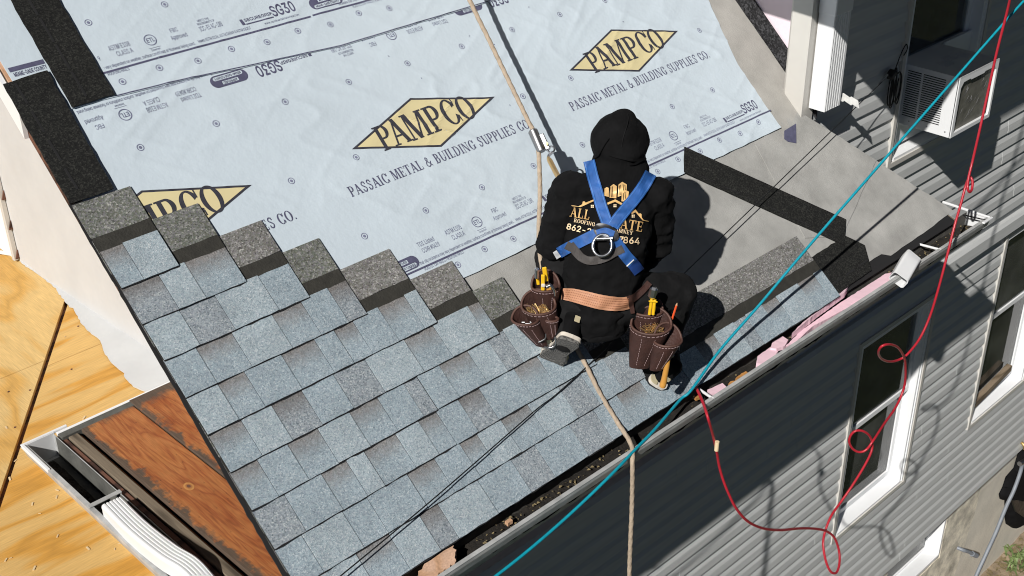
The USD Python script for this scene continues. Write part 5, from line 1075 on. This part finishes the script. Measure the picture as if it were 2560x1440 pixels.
# trousers
tr = chainW([MV([((.945, 1.25, .40), (.115, .10, .06)), ((.955, 1.27, .50), (.125, .11, .06))]), [(hipL, .092), ((np.array(hipL) + knL) / 2 + [0, 0, .03], .088), (knL, .076), ((np.array(anL) + knL) / 2 + [0, 0, .02], .070), (anL, .054)],
             [(hipR, .095), ((np.array(hipR) + knR) / 2 + [.01, 0, .02], .090), (knR, .080), ((np.array(anR) + knR) / 2, .072), (anR, .060), ((1.20, 1.315, .085), .062)]], .013, 8)
TR = part(worker, 'trousers', rough(tr, .008, 17, 3), 'black_trousers', smooth=True)
# hooded sweatshirt
hd = chainW([MV([((.948, 1.238, .395), (.128, .112, .045)), ((.955, 1.25, .455), (.137, .118, .07)), ((.985, 1.315, .585), (.148, .118, .07)), ((1.003, 1.385, .69), (.158, .118, .07)), ((1.022, 1.455, .785), (.170, .115, .062)), ((1.035, 1.50, .835), (.150, .095, .055))]),
             MV([((.89, 1.485, .82), .078), ((1.04, 1.505, .845), (.09, .08, .06)), ((1.165, 1.505, .79), .078)]),
             [(shL, .080), (mv((.828, 1.478, .72)), .068), (elL, .060), (elL + (wrL - elL) * .5, .054), (elL + (wrL - elL) * .85, .046)], [(shR, .080), (mv((1.198, 1.53, .68)), .068), (elR, .060), (elR + (wrR - elR) * .5, .054), (elR + (wrR - elR) * .85, .046)]], .0115, 14)
HOODIE = part(worker, 'sweatshirt', rough(rough(hd, .012, np.array([11, 11, 20.]), 5), .006, np.array([26, 26, 34.]), 15), 'black_cloth', smooth=True)
hdm = chainW([MV([((1.052, 1.595, .962), (.100, .105, .100)), ((1.056, 1.635, .972), (.112, .108, .112)), ((1.060, 1.695, .950), (.102, .085, .112))]), MV([((1.056, 1.60, 1.01), (.084, .09, .080)), ((1.064, 1.635, 1.040), (.062, .06, .060)), ((1.074, 1.65, 1.055), (.046, .048, .044))]), MV([((1.050, 1.575, .93), (.102, .09, .065)), ((1.046, 1.530, .890), (.118, .085, .045)), ((1.04, 1.495, .855), (.135, .078, .04))])], .0125, 14)
HOOD = part(worker, 'hood', rough(hdm, .0045, np.array([9, 9, 13.]), 9), 'black_cloth', smooth=True)
rib = chainW([MV([((.948, 1.238, .368), (.131, .115, .016)), ((.949, 1.239, .385), (.132, .116, .016))])], .014, 6); part(worker, 'hem', rib, 'black_cloth', smooth=True)
for w_, e_2 in ((elL + (wrL - elL) * .82, wrL), (elR + (wrR - elR) * .82, wrR)): part(worker, 'cuff', chainW([[(w_, .046), (e_2, .040)]], .012, 3), 'black_cloth', smooth=True)

# depth of the clothes as seen, so that straps and prints can be laid on the cloth
class Cloth:
    def __init__(self, meshes, k=3):
        self.k = k; W, H = 2560 // k, 1440 // k; Z = np.full((H, W), 1e9); pts = []
        B_ = [(a, b, 5 - a - b) for a in range(6) for b in range(6 - a)]; B_ = np.array(B_) / 5.0
        for t in meshes: pts.append(np.einsum('bk,fkc->fbc', B_, t.vertices[t.faces]).reshape(-1, 3))
        c = (np.vstack(pts) - EYE) @ VIEW.T; px = (1280 + FOC * c[:, 0] / c[:, 2]) / k; py = (720 + FOC * c[:, 1] / c[:, 2]) / k
        ok = (px > 0) & (px < W - 1) & (py > 0) & (py < H - 1); np.minimum.at(Z, (py[ok].astype(int), px[ok].astype(int)), c[ok, 2])
        from scipy import ndimage
        Z = np.minimum(Z, ndimage.minimum_filter(Z, 3)) * 1.0; bad = Z > 1e8
        i = ndimage.distance_transform_edt(bad, return_distances=False, return_indices=True); Z = Z[tuple(i)]
        self.Z = ndimage.gaussian_filter(Z, 1.1)
    def at(self, px, py, lift=.004):
        from scipy import ndimage
        px, py = np.asarray(px, float), np.asarray(py, float); z = ndimage.map_coordinates(self.Z, [py / self.k - .5, px / self.k - .5], order=1, mode='nearest')
        d = np.stack([(px - 1280) / FOC, (py - 720) / FOC, np.ones_like(px)], -1); d = d * (z - lift)[..., None]
        return EYE + d @ VIEW
    def decal(self, poly, lift=.0035, res=5):
        v, f = poly_tris(poly, res); t = TM(self.at(v[:, 0], v[:, 1], lift), f)
        if ((t.triangles_center - EYE) * t.face_normals).sum(1).mean() > 0: t.invert()
        return t
    def strap(self, pts, w, lift=.008, n=10, sub=5):
        c = spline(np.array(pts, float), n); t = np.gradient(c, axis=0); t /= np.linalg.norm(t, axis=1, keepdims=True); s = np.stack([-t[:, 1], t[:, 0]], 1)
        u_ = np.linspace(-.5, .5, sub); w = np.broadcast_to(w, len(c)) if np.ndim(w) == 0 else np.interp(np.linspace(0, 1, len(c)), np.linspace(0, 1, len(w)), w)
        P = c[:, None] + s[:, None] * (u_[None, :, None] * w[:, None, None]); Tp = self.at(P[..., 0], P[..., 1], lift); Bt = self.at(P[..., 0], P[..., 1], -.002)
        V_ = np.vstack([Tp.reshape(-1, 3), Bt.reshape(-1, 3)]); N_ = len(c) * sub; F_ = []
        for i in range(len(c) - 1):
            for j in range(sub - 1): a = i * sub + j; F_ += [[a, a + 1, a + sub + 1], [a, a + sub + 1, a + sub]]
            for j in (0, sub - 1): a = i * sub + j; F_ += [[a, a + N_, a + sub + N_], [a, a + sub + N_, a + sub]]
        for i in (0, len(c) - 1):
            for j in range(sub - 1): a = i * sub + j; F_ += [[a, a + 1, a + 1 + N_], [a, a + 1 + N_, a + N_]]
        tt = TM(V_, F_); trimesh.repair.fix_normals(tt)
        if ((tt.triangles_center[:4] - EYE) * tt.face_normals[:4]).sum(1).mean() > 0: tt.invert()
        return tt
CL = Cloth([hd, hdm, tr])
Q = lambda *p: [(1300 + a / 3.6, 270 + b / 3.6) for a, b in p]
def px0(*p): return [Q(q)[0] for q in p]
def pword(s, x, y, h, ang, ser=True, k=1.0):
    if ser: p, w = serif_word(s, h); p = affinity.scale(p, k, -1, origin=(0, 0))
    else:
        v, f, w = plain_text(s, h, True); p = unary_union([Polygon(v[q]) for q in f]); p = affinity.scale(p, k, -1, origin=(0, 0))
    return affinity.translate(affinity.rotate(p, ang, origin=(0, 0)), x, y)
part(HOOD, 'hood_seam', CL.strap(px0((970, 50), (975, 90), (965, 150), (945, 210), (925, 280), (915, 350)), 1.8, lift=.003, n=6, sub=3), 'black_trousers')
part(HOOD, 'hood_fold', CL.strap(px0((800, 425), (860, 438), (930, 452), (1000, 470), (1060, 478)), [2, 6, 7, 6, 2], lift=.006, n=6, sub=3), 'black_cloth')
part(HOOD, 'hood_fold', CL.strap(px0((655, 460), (700, 420), (745, 340), (800, 270)), [2, 6, 6, 2], lift=.005, n=6, sub=3), 'black_cloth')
part(HOOD, 'hood_fold', CL.strap(px0((1140, 455), (1095, 470), (1040, 500), (985, 515)), [2, 6, 6, 2], lift=.006, n=6, sub=3), 'black_cloth')
printed = [('ALL', 1424, 541, 24, 10, True, .86), ('ATE', 1549, 570, 25, 10, True, .92)]
for s, x, y, h_, an, se, k_ in printed: part(HOODIE, 'printed_word', CL.decal(pword(s, x, y, h_, an, se, k_), .0035, 4), 'gold_print')
for s, x, y, h_, an, se, k_ in [('ROOFING', 1434, 555, 9.5, 12, True, .95), ('IMNEY', 1541, 580, 10, 11, True, .98), ('862-2', 1414, 572, 14.5, 13, False, 1.0), ('864', 1556, 607, 15.5, 5, False, 1.05), ('7', 1545, 606, 15.5, 5, False, 1.0)]:
    part(HOODIE, 'printed_word', CL.decal(pword(s, x, y, h_, an, se, k_), .0035, 4), 'cream_print')
roofs = unary_union([Polygon(Q((462, 876), (530, 884), (560, 866), (566, 842), (582, 840), (590, 852), (660, 824), (668, 836), (545, 892), (464, 882))), Polygon(Q((785, 852), (858, 822), (930, 862), (920, 878), (856, 844), (790, 870))), Polygon(Q((1000, 940), (1040, 912), (1072, 955), (1078, 945), (1094, 955), (1096, 985), (1112, 1006), (1160, 1018), (1158, 1024), (1104, 1012), (1040, 938), (1004, 956)))])
part(HOODIE, 'printed_roofline', CL.decal(roofs, .0035, 4), 'gold_print')
wins = unary_union([sbox(x + dx, y + dy, x + dx + 3.1, y + dy + 3.1) for x, y in Q((638, 872), (842, 866), (1006, 960)) for dx in (0, 4.1) for dy in (0, 4.1)])
part(HOODIE, 'printed_windows', CL.decal(wins, .0035, 4), 'cream_print')
tw = [Q((760, 790), (760, 725), (782, 712), (800, 720), (800, 800)), Q((806, 808), (812, 706), (842, 684), (872, 704), (866, 812)), Q((880, 800), (886, 690), (920, 664), (962, 688), (956, 770)), Q((912, 838), (918, 762), (948, 738), (980, 752), (974, 800), (930, 842))]
bl = unary_union([Polygon(q) for q in tw]); strip_ = unary_union([LineString(Q((x, y0), (x + 4, y1))).buffer(.9) for x, y0, y1 in ((818, 716, 800), (832, 708, 800), (896, 700, 780), (906, 694, 780), (928, 690, 740), (944, 694, 735), (930, 768, 825), (945, 758, 815))])
part(HOODIE, 'printed_towers', CL.decal(bl.difference(strip_), .0035, 4), 'gold_print')

# ------------------------------------------------------------------ safety harness
har = thing('safety_harness', 'blue webbing safety harness with a steel ring on the worker\'s back', 'harness', B3(1.0, 1.3, .6))
def px(*p): return [Q(q)[0] for q in p]
part(har, 'shoulder_strap', CL.strap(px((620, 474), (655, 620), (690, 740), (730, 880), (775, 1010), (800, 1085)), 29), 'blue_web')
part(har, 'shoulder_strap', CL.strap(px((1178, 585), (1120, 690), (1050, 790), (960, 900), (880, 1000), (835, 1065)), 31, lift=.0105), 'blue_web')
for o_, pts_ in ((11, px((620, 474), (655, 620), (690, 740), (730, 880), (775, 1010), (800, 1085))), (12, px((1178, 585), (1120, 690), (1050, 790), (960, 900), (880, 1000), (835, 1065)))):
    c_ = spline(np.array(pts_, float), 8); t_2 = np.gradient(c_, axis=0); t_2 /= np.linalg.norm(t_2, axis=1, keepdims=True)
    for sg in (-1, 1): part(har, 'edge_stitching', CL.strap(c_ + sg * o_ * np.stack([-t_2[:, 1], t_2[:, 0]], 1), 1.6, lift=.0125 if o_ == 12 else .0098, n=1, sub=2), 'blue_thread')
part(har, 'lower_strap', CL.strap(px((690, 1130), (600, 1175), (500, 1225), (420, 1265), (350, 1305)), 28, lift=.009), 'blue_web')
part(har, 'lower_strap', CL.strap(px((850, 1190), (900, 1260), (960, 1340), (1015, 1400)), 30, lift=.009), 'blue_web')
part(har, 'strap_end', CL.strap(px((1005, 1385), (1040, 1430), (1075, 1478)), 30, lift=.0075), 'blue_web_dark', label='darker blue folded strap end')
part(har, 'stitched_edge', CL.strap(px((960, 1425), (1025, 1365)), 3.0, lift=.0125), 'white_vinyl')
part(har, 'label_tag', CL.strap(px((312, 1290), (350, 1350)), [11, 13], lift=.013), 'white_vinyl')
part(har, 'grey_web', CL.strap(px((450, 1225), (500, 1290), (560, 1350), (640, 1375), (760, 1350), (860, 1300), (930, 1265)), [20, 22, 20, 21, 19, 20], lift=.012), 'grey_web')
part(har, 'grey_pad', CL.strap(px((415, 1232), (480, 1268), (500, 1275)), [22, 20, 18], lift=.013), 'grey_web')
pc = CL.at(*[np.array([a]) for a in px((770, 1115))[0]], .016)[0]
part(har, 'back_plate', CL.decal(affinity.rotate(affinity.scale(Point(*px((775, 1120))[0]).buffer(1, 16), 34, 20), 25), .017, 6), 'black_plastic')
part(har, 'ring_pad', CL.strap(px((690, 1130), (770, 1115), (845, 1140)), [18, 21, 18], lift=.021), 'blue_web')
rc = CL.at(*[np.array([a]) for a in px((742, 1235))[0]], .030)[0]
th = np.linspace(0, 2 * math.pi, 33); rr_ = []
for a in th:
    x_, y_ = math.cos(a), math.sin(a); dx_ = .0345 * x_ * (1 if y_ > -.2 else 1.02); dz_ = .0405 * (y_ if y_ < 0 else y_ * (1.0 - .10 * abs(x_) ** 3)); rr_.append((dx_, dz_))
tl_ = math.radians(-13); rr_ = np.array(rr_) @ np.array([[math.cos(tl_), math.sin(tl_)], [-math.sin(tl_), math.cos(tl_)]])
vup = np.array([0, 0, .82]) + HEAD * .57
part(har, 'steel_ring', tube(rc + rr_[:, :1] * RIGHT + rr_[:, 1:] * vup, .0058, 10, cap=False), 'steel', smooth=60)
q0, q1 = px((690, 1180))[0], px((835, 1170))[0]
part(har, 'ring_bar', tube([CL.at(np.array([q0[0]]), np.array([q0[1]]), .024)[0], CL.at(np.array([q1[0]]), np.array([q1[1]]), .024)[0]], .0072, 10), 'steel', smooth=60)
part(har, 'thigh_strap', tube(L2W(np.array([[hipR[0] + .06 + .1 * math.cos(a), hipR[1] + .05 + .03 * math.sin(a), hipR[2] + .1 * math.sin(a)] for a in np.linspace(0, 6.28, 24)])), .004, 8), 'blue_web_dark')

# ------------------------------------------------------------------ tool belt with pouches, and the tools in it
Q2 = lambda *p: [(1260 + a / 3.6, 620 + b / 3.6) for a, b in p]
belt = thing('tool_belt', 'brown leather tool belt with a tan woven back and pouches on both hips', 'tool belt', B3(.96, 1.2, .35))
CL2 = Cloth([hd, tr, rib])
part(belt, 'back_band', CL2.strap(Q2((520, 412), (620, 425), (740, 455), (860, 485), (980, 502), (1060, 503), (1135, 490)), [28, 33, 36, 37, 36, 34, 30], lift=.011, sub=7), 'tan_belt')
di = []
for i in range(40):
    for j in range(5):
        s = (i + .5 + .5 * (j % 2)) / 41
        c = spline(np.array(Q2((520, 412), (620, 425), (740, 455), (860, 485), (980, 502), (1060, 503), (1135, 490))), 14); p = c[int(s * (len(c) - 1))]; off = (j - 2) * 6.0 * (1 if 4 < i < 34 else .85); di.append(affinity.scale(Point(p[0] - off * .12, p[1] + off).buffer(1, 1), 1.7, 1.5))
part(belt, 'weave', CL2.decal(unary_union(di), .0125, 0), 'tan_belt_dark')
part(belt, 'side_band', CL2.strap(Q2((400, 240), (440, 300), (480, 350), (528, 395)), [24, 22, 18, 12], lift=.010), 'brown_leather')
part(belt, 'side_band', CL2.strap(Q2((1120, 430), (1140, 480), (1150, 540), (1160, 590)), [10, 12, 12, 10], lift=.012), 'brown_leather')
part(belt, 'side_band', CL2.strap(Q2((1130, 470), (1180, 440), (1250, 380), (1310, 310)), [20, 18, 16, 16], lift=.010), 'brown_leather')
a_ = np.linspace(.25, math.pi - .25, 22); part(belt, 'front_band', ribbon(L2W(np.stack([.965 + .160 * np.cos(a_), 1.255 + .150 * np.sin(a_), .55 + .02 * np.sin(a_)], 1)), np.tile([0, 0, 1.], (22, 1)), .05, .004), 'brown_leather')
def cup(pxc, h, a, b, hgt, lean=(0, 0), yaw=0.0, back=.0, taper=.62, cut=0.0, n=28, seam=True):
    """an open leather pouch: rim ellipse (a wide, b deep) at the pixel pxc on the plane h, hanging down"""
    c = onH(*pxc, h); cy, sy = math.cos(yaw), math.sin(yaw); s = RIGHT * cy + HEAD * sy; o = -HEAD * cy + RIGHT * sy; up_ = np.array([0, 0, 1.]); th = np.arange(n) * 2 * math.pi / n
    down = np.array([0, 0, -1.]) + RIGHT * lean[0] + HEAD * lean[1]
    def rg_(t, k, inn=0.0):
        ww = (a - inn) * (1 - (1 - taper) * t ** 1.2); dd = (b - inn) * (1 - (1 - taper * .62) * t ** 1.4); rimz = back * np.maximum(0, -np.sin(th)) * (1 - t) - cut * np.maximum(0, np.sin(th)) * (1 - t)
        return c + down * hgt * t + (np.cos(th) * ww)[:, None] * s + (np.sin(th) * dd)[:, None] * o + rimz[:, None] * up_
    R_ = [rg_(t, 0) for t in (0, .15, .35, .6, .85, 1.0)] + [rg_(.96, 0, .004)] + [rg_(t, 0, .004) for t in (.6, .3, 0)]
    V_ = np.vstack(R_); F_ = []
    for i in range(len(R_) - 1):
        if i == 5:
            pass
        for j in range(n):
            q = [i * n + j, i * n + (j + 1) % n, (i + 1) * n + (j + 1) % n, (i + 1) * n + j]
            if i != 5: F_ += [[q[0], q[3], q[2]], [q[0], q[2], q[1]]]
    for base_, sg in ((5, -1), (6, 1)):
        V_ = np.vstack([V_, V_[base_ * n:(base_ + 1) * n].mean(0)]); k_ = len(V_) - 1
        for j in range(n): F_.append([k_, base_ * n + j, base_ * n + (j + 1) % n][::sg])
    for j in range(n): F_ += [[j, (j + 1) % n, 9 * n + (j + 1) % n], [j, 9 * n + (j + 1) % n, 9 * n + j]]
    pth = part(belt, 'pouch', TM(V_, F_), 'brown_leather', smooth=40)
    rim_ = rg_(0, 0, .002); rim_ = np.vstack([rim_, rim_[:2]]); part(pth, 'rim_binding', tube(rim_, .0048, 8, cap=False), 'leather_edge', smooth=60)
    st2 = []
    for t in (.06,):
        q = rg_(t, 0, -.0012)
        for j in range(0, n): st2.append(tube([q[j], q[j] * .35 + q[(j + 1) % n] * .65], .0009, 4))
    if seam:
        for xo in (-.35, .35):
            for t in np.arange(.2, .9, .06):
                ang = math.pi / 2 + xo; f = lambda tt: c + down * hgt * tt + s * math.cos(ang) * a * (1 - (1 - taper) * tt ** 1.2) * 1.01 + o * math.sin(ang) * b * (1 - (1 - taper * .62) * tt ** 1.4) * 1.02
                st2.append(tube([f(t), f(t + .035)], .0009, 4))
    part(pth, 'stitching', cat(*st2), 'stitch', kind='stuff'); return c, s, o
cL1 = cup(Q2((375, 345))[0], 1.185, .055, .042, .150, (.02, -.02), .15, back=.05)
cL2 = cup(Q2((310, 520))[0], 1.135, .066, .048, .140, (.30, 0), .1, back=.045, cut=.012)
cL3 = cup(Q2((190, 640))[0], 1.100, .052, .045, .120, (.52, .05), -.1, back=.035, taper=.45)
cL4 = cup(Q2((430, 640))[0], 1.105, .026, .020, .085, (.10, .05), .1, taper=.5)
cR1 = cup(Q2((1290, 560))[0], 1.195, .060, .044, .155, (-.05, 0), -.15, back=.045)
cR2 = cup(Q2((1325, 690))[0], 1.145, .078, .052, .190, (-.20, .0), -.1, back=.05, cut=.014, taper=.5)
cR3 = cup(Q2((1475, 830))[0], 1.110, .055, .048, .130, (-.28, .0), .15, back=.05, taper=.5)
part(belt, 'loop', tube(spline([onH(*q, 1.07) for q in Q2((312, 848), (345, 832), (372, 812), (375, 772))], 6), .0028, 7), 'dull_steel', smooth=60)
part(belt, 'loop', tube(spline([onH(*q, 1.06) for q in Q2((460, 800), (466, 850), (452, 882), (400, 900), (365, 885))], 6), .0028, 7), 'steel', smooth=60)
# tools
def bar(p, q, w, t_, mat, par, name, ref=None, bev=.003):
    p, q = np.asarray(p), np.asarray(q); d = q - p; L_ = np.linalg.norm(d); d = d / L_; n_ = (EYE - p); n_ = n_ - d * (n_ @ d); n_ /= np.linalg.norm(n_); s = np.cross(d, n_)
    return part(par, name, frame_box(p - s * w / 2 - n_ * t_ / 2, d, s, n_, L_, w, t_, bev), mat)
H_ = lambda h, *q: [onH(*a, h) for a in Q2(*q)]
k1 = thing('utility_knife', 'yellow utility knife standing in the left hip pouch', 'knife', H_(1.170, (355, 320))[0])
a, b = H_(1.155, (350, 380), (352, 240)); bar(a, b, .015, .012, 'yellow_plastic', k1, 'handle'); a, b = H_(1.170, (380, 300), (362, 172)); bar(a, b, .017, .008, 'yellow_plastic', k1, 'slider_half'); a, b = H_(1.148, (352, 350), (356, 322)); bar(a, b, .0155, .0125, 'shoe_white', k1, 'grip_band')
k2 = thing('stapling_hammer', 'chrome headed stapling hammer in the left hip pouch beside the yellow knife', 'hammer', H_(1.150, (295, 230))[0])
a, b = H_(1.150, (292, 275), (296, 180)); bar(a, b, .0155, .020, 'steel', k2, 'head', bev=.005); a, b = H_(1.170, (310, 330), (300, 270)); bar(a, b, .012, .012, 'yellow_plastic', k2, 'handle')
k3 = thing('claw_hammer', 'hammer with a bright steel claw tucked between the left pouch and the belt', 'hammer', H_(1.100, (430, 360))[0])
cl_ = H_(1.110, (385, 352), (415, 335), (440, 360), (455, 395), (460, 430)); part(k3, 'claw', tube(spline(cl_, 6), np.linspace(.0075, .0035, 25), 8), 'steel', smooth=60); a, b = H_(1.170, (405, 345), (395, 480)); bar(a, b, .02, .014, 'hickory', k3, 'handle')
k4 = thing('stapling_hammer', 'chrome headed stapling hammer with yellow twin grips in the right hip pouch', 'hammer', H_(1.140, (1345, 420))[0])
a, b = H_(1.135, (1325, 452), (1352, 352)); bar(a, b, .030, .024, 'steel', k4, 'head', bev=.008)
a, b = H_(1.140, (1308, 600), (1330, 458)); bar(a, b, .0115, .016, 'yellow_plastic', k4, 'grip'); a, b = H_(1.140, (1342, 600), (1358, 462)); bar(a, b, .0115, .016, 'yellow_plastic', k4, 'grip'); a, b = H_(1.135, (1302, 478), (1380, 486)); bar(a, b, .006, .018, 'yellow_plastic', k4, 'bridge')
k5 = thing('marking_pencil', 'orange carpenter pencil standing at the edge of the right pouch', 'pencil', H_(1.170, (1530, 580))[0])
a, b = H_(1.170, (1512, 640), (1552, 515)); part(k5, 'shaft', tube([a, b], .0042, 6), 'orange_paint'); d_ = (b - a) / np.linalg.norm(b - a); part(k5, 'tip', tube([b, b + d_ * .010], [.0042, .0012], 6), 'fresh_wood')
k6 = thing('framing_hammer', 'wooden handled hammer hanging below the right pouch beside the shoe', 'hammer', H_(1.100, (1430, 1240))[0])
hq = H_(1.100, (1478, 1000), (1468, 1050), (1452, 1130), (1438, 1200), (1425, 1248)); part(k6, 'handle', tube(spline(hq, 5), np.interp(np.arange(21), [0, 5, 12, 18, 20], [.0085, .0105, .0115, .0135, .012]), 12), 'hickory', smooth=60)
a, b = H_(1.100, (1488, 960), (1476, 1008)); bar(a, b, .016, .016, 'dull_steel', k6, 'neck', bev=.004); a, b = H_(1.120, (1450, 965), (1530, 955)); bar(a, b, .024, .024, 'dull_steel', k6, 'head', bev=.005)
def nails(c, n, seed, spread, mat, dir_, L_=.038):
    g2 = np.random.default_rng(seed); o = []
    for i in range(n):
        p = c[0] + c[1] * g2.uniform(-.7, .7) * spread + c[2] * g2.uniform(-.5, .5) * spread * .6 + np.array([0, 0, -.018 + g2.uniform(-.012, .01)]); d = np.array(dir_[0]) * RIGHT[:, None].T if False else RIGHT * dir_[0] + HEAD * dir_[1] + np.array([0, 0, dir_[2]]); d = d + g2.normal(0, .22, 3); d /= np.linalg.norm(d)
        o.append(tube([p - d * L_ / 2, p + d * L_ / 2], .0016, 5)); o.append(tube([p + d * L_ / 2, p + d * (L_ / 2 + .0012)], .0048, 8))
    return cat(*o)
single('roofing_nails', nails(cL2, 60, 3, .055, 'nail_gold', (.6, -.3, -.7)), 'nail_gold', 'brass coloured roofing nails filling the left hip pouch', 'nails', kind='stuff')
single('roofing_nails', nails(cR2, 40, 4, .050, 'nail_gold', (.7, .2, -.5), .030), 'nail_gold', 'coppery roofing nails in the large right hip pouch', 'nails', kind='stuff')
sb_ = thing('steel_bits', 'shiny steel bits lying in the small lower left pouch', 'steel bits', cL3[0])
for i, (o1, o2, s_) in enumerate(((.0, .005, .016), (-.014, -.004, .010), (.016, -.010, .008))): part(sb_, 'bit', frame_box(cL3[0] + cL3[1] * o1 + cL3[2] * o2 + np.array([0, 0, -.022]), RIGHT, np.array([0, 0, 1.]) * .6 - HEAD * .8, HEAD * .6 + np.array([0, 0, .8]), s_ * 1.3, s_, .006, .001), 'steel')

# ------------------------------------------------------------------ shoes (worn by the worker)
def foot_outline(L_=.285, w=.102):
    return affinity.scale(Polygon(spline([(0, .0), (.02, .33), (.12, .40), (.42, .36), (.62, .46), (.80, .46), (.96, .26), (1.0, 0), (.96, -.28), (.80, -.46), (.62, -.44), (.42, -.30), (.12, -.36), (.02, -.30), (0, 0)], 6)), L_, w, origin=(0, 0))
fo = foot_outline()
# right shoe, flat on the roof
hr = np.array([1.183, 1.262]); td = np.array([.30, .95]); td /= np.linalg.norm(td)
def rpt(r, h, d=0.): return B3(r, h, roofz(r, h)) + RN * (d + .026)
o_ = rpt(*hr); ax = rpt(*(hr + td * .28)) - o_; ax /= np.linalg.norm(ax); an_ = RN - ax * (RN @ ax); an_ /= np.linalg.norm(an_); as_ = np.cross(an_, ax)
shR_ = part(worker, 'shoe', prism(fo, o_, ax, as_, an_, .016), 'black_plastic')
part(shR_, 'midsole', prism(fo.buffer(.002), o_ + an_ * .0165, ax, as_, an_, .015), 'shoe_white')
part(shR_, 'toe_guard', prism(fo.buffer(.001).intersection(sbox(-.02, .010, .075, .2)), o_ + an_ * .0320, ax, as_, an_, .006), 'suede_tan')
upb = []
sp_ = lambda t, u_, v: o_ + ax * t + as_ * u_ + an_ * v
upp = hullchain([[(sp_(.045, 0, .06), .036), (sp_(.055, 0, .12), .036)], [(sp_(.045, 0, .055), .036), (sp_(.13, 0, .055), .038), (sp_(.20, 0, .042), .036), (sp_(.25, 0, .036), .026)], [(sp_(.06, 0, .11), .036), (sp_(.15, 0, .062), .036)]], .011, 6)
part(shR_, 'upper', upp, 'black_cloth', smooth=True)
part(shR_, 'heel_tab', frame_box(sp_(.004, -.012, .085), as_, an_, -ax, .020, .026, .003, .001), 'suede_tan')
# left shoe, heel up, sole towards us
ball, heel, toe = B3(.778, 1.148, roofz(.778, 1.148) + .035), B3(.842, 1.048, .405), B3(.770, 1.225, roofz(.770, 1.225) + .034)
ank = B3(*anL)
fdn = (ball - heel); fl_ = np.linalg.norm(fdn); fdn /= fl_
kn = ank - heel; sn_ = kn - fdn * (kn @ fdn); sn_ /= np.linalg.norm(sn_); ss = np.cross(sn_, fdn)
hh_ = heel - fdn * .035
L_f = np.linalg.norm(ball - hh_)
def bend(v):
    """bends the flat shoe (along, across, up) at the ball of the foot"""
    t, a_, u_ = v[:, 0], v[:, 1], v[:, 2]; td2 = toe - ball; td2 = td2 / np.linalg.norm(td2); out = []
    up2 = sn_ - td2 * (sn_ @ td2); up2 /= np.linalg.norm(up2)
    k_ = np.clip((t - L_f + .03) / .06, 0, 1)[:, None]
    p1 = hh_ + fdn * t[:, None] + sn_ * u_[:, None] + ss * a_[:, None]; p2 = ball + td2 * (t - L_f)[:, None] + up2 * u_[:, None] + ss * a_[:, None]
    return p1 * (1 - k_) + p2 * k_
def bent(poly, z0, z1):
    e = trimesh.creation.extrude_polygon(poly, z1 - z0, engine='earcut'); v, f = trimesh.remesh.subdivide_to_size(e.vertices, e.faces, .02, max_iter=8); v = v + [0, 0, z0]
    t = TM(bend(v), f); return t
fo2 = foot_outline(.29, .108)
n = {'g': ('geometry', {}), 'w': ('wave_texture', {'wave_type': 'rings', 'rings_direction': 'spherical', 'scale': 34.0, 'distortion': 5.0, 'detail': 1.0, 'detail_scale': 3.0}), 'm': ('mapping', {'location': tuple(-(heel * .6 + ball * .4))}), 'r': ('rgb_ramp', {'ramp': [(0, (.045, .043, .04)), (.5, (.12, .115, .11)), (1, (.17, .165, .155))]}), 'b': ('bump', {'strength': .7, 'distance': .004}), 'p': ('principled_bsdf', {'roughness': .8})}
LOOK['tread'] = usdkit.material(stage, '/World/Looks/tread', n, [('g.position', 'm.vector'), ('m.vector', 'w.vector'), ('w.fac', 'r.fac'), ('r.color', 'p.base_color'), ('w.fac', 'b.height'), ('b.normal', 'p.normal')], surface='p.BSDF')
shL_ = part(worker, 'shoe', bent(fo2, 0, .014), 'tread')
part(shL_, 'midsole', bent(fo2.buffer(.002), .0145, .030), 'shoe_white')
part(shL_, 'side_guard', bent(fo2.buffer(.004).intersection(sbox(.06, -.2, .20, -.012)), .0305, .050), 'suede_tan')
part(shL_, 'side_guard', bent(fo2.buffer(.004).intersection(sbox(.10, .012, .22, .2)), .0305, .050), 'suede_tan')
bp = lambda t, a_, u_: bend(np.array([[t, a_, u_]]))[0]
part(shL_, 'upper', hullchain([[(bp(.045, 0, .062), .036), (bp(.05, 0, .125), .037)], [(bp(.045, 0, .058), .037), (bp(.13, 0, .058), .040), (bp(.20, 0, .050), .038), (bp(.25, 0, .042), .028)], [(bp(.05, 0, .115), .036), (bp(.14, 0, .07), .037)]], .011, 6), 'black_cloth', smooth=True)
part(shL_, 'heel_tab', frame_box(bp(.0, -.012, .085), ss, sn_, -fdn, .022, .026, .004, .001), 'suede_tan')
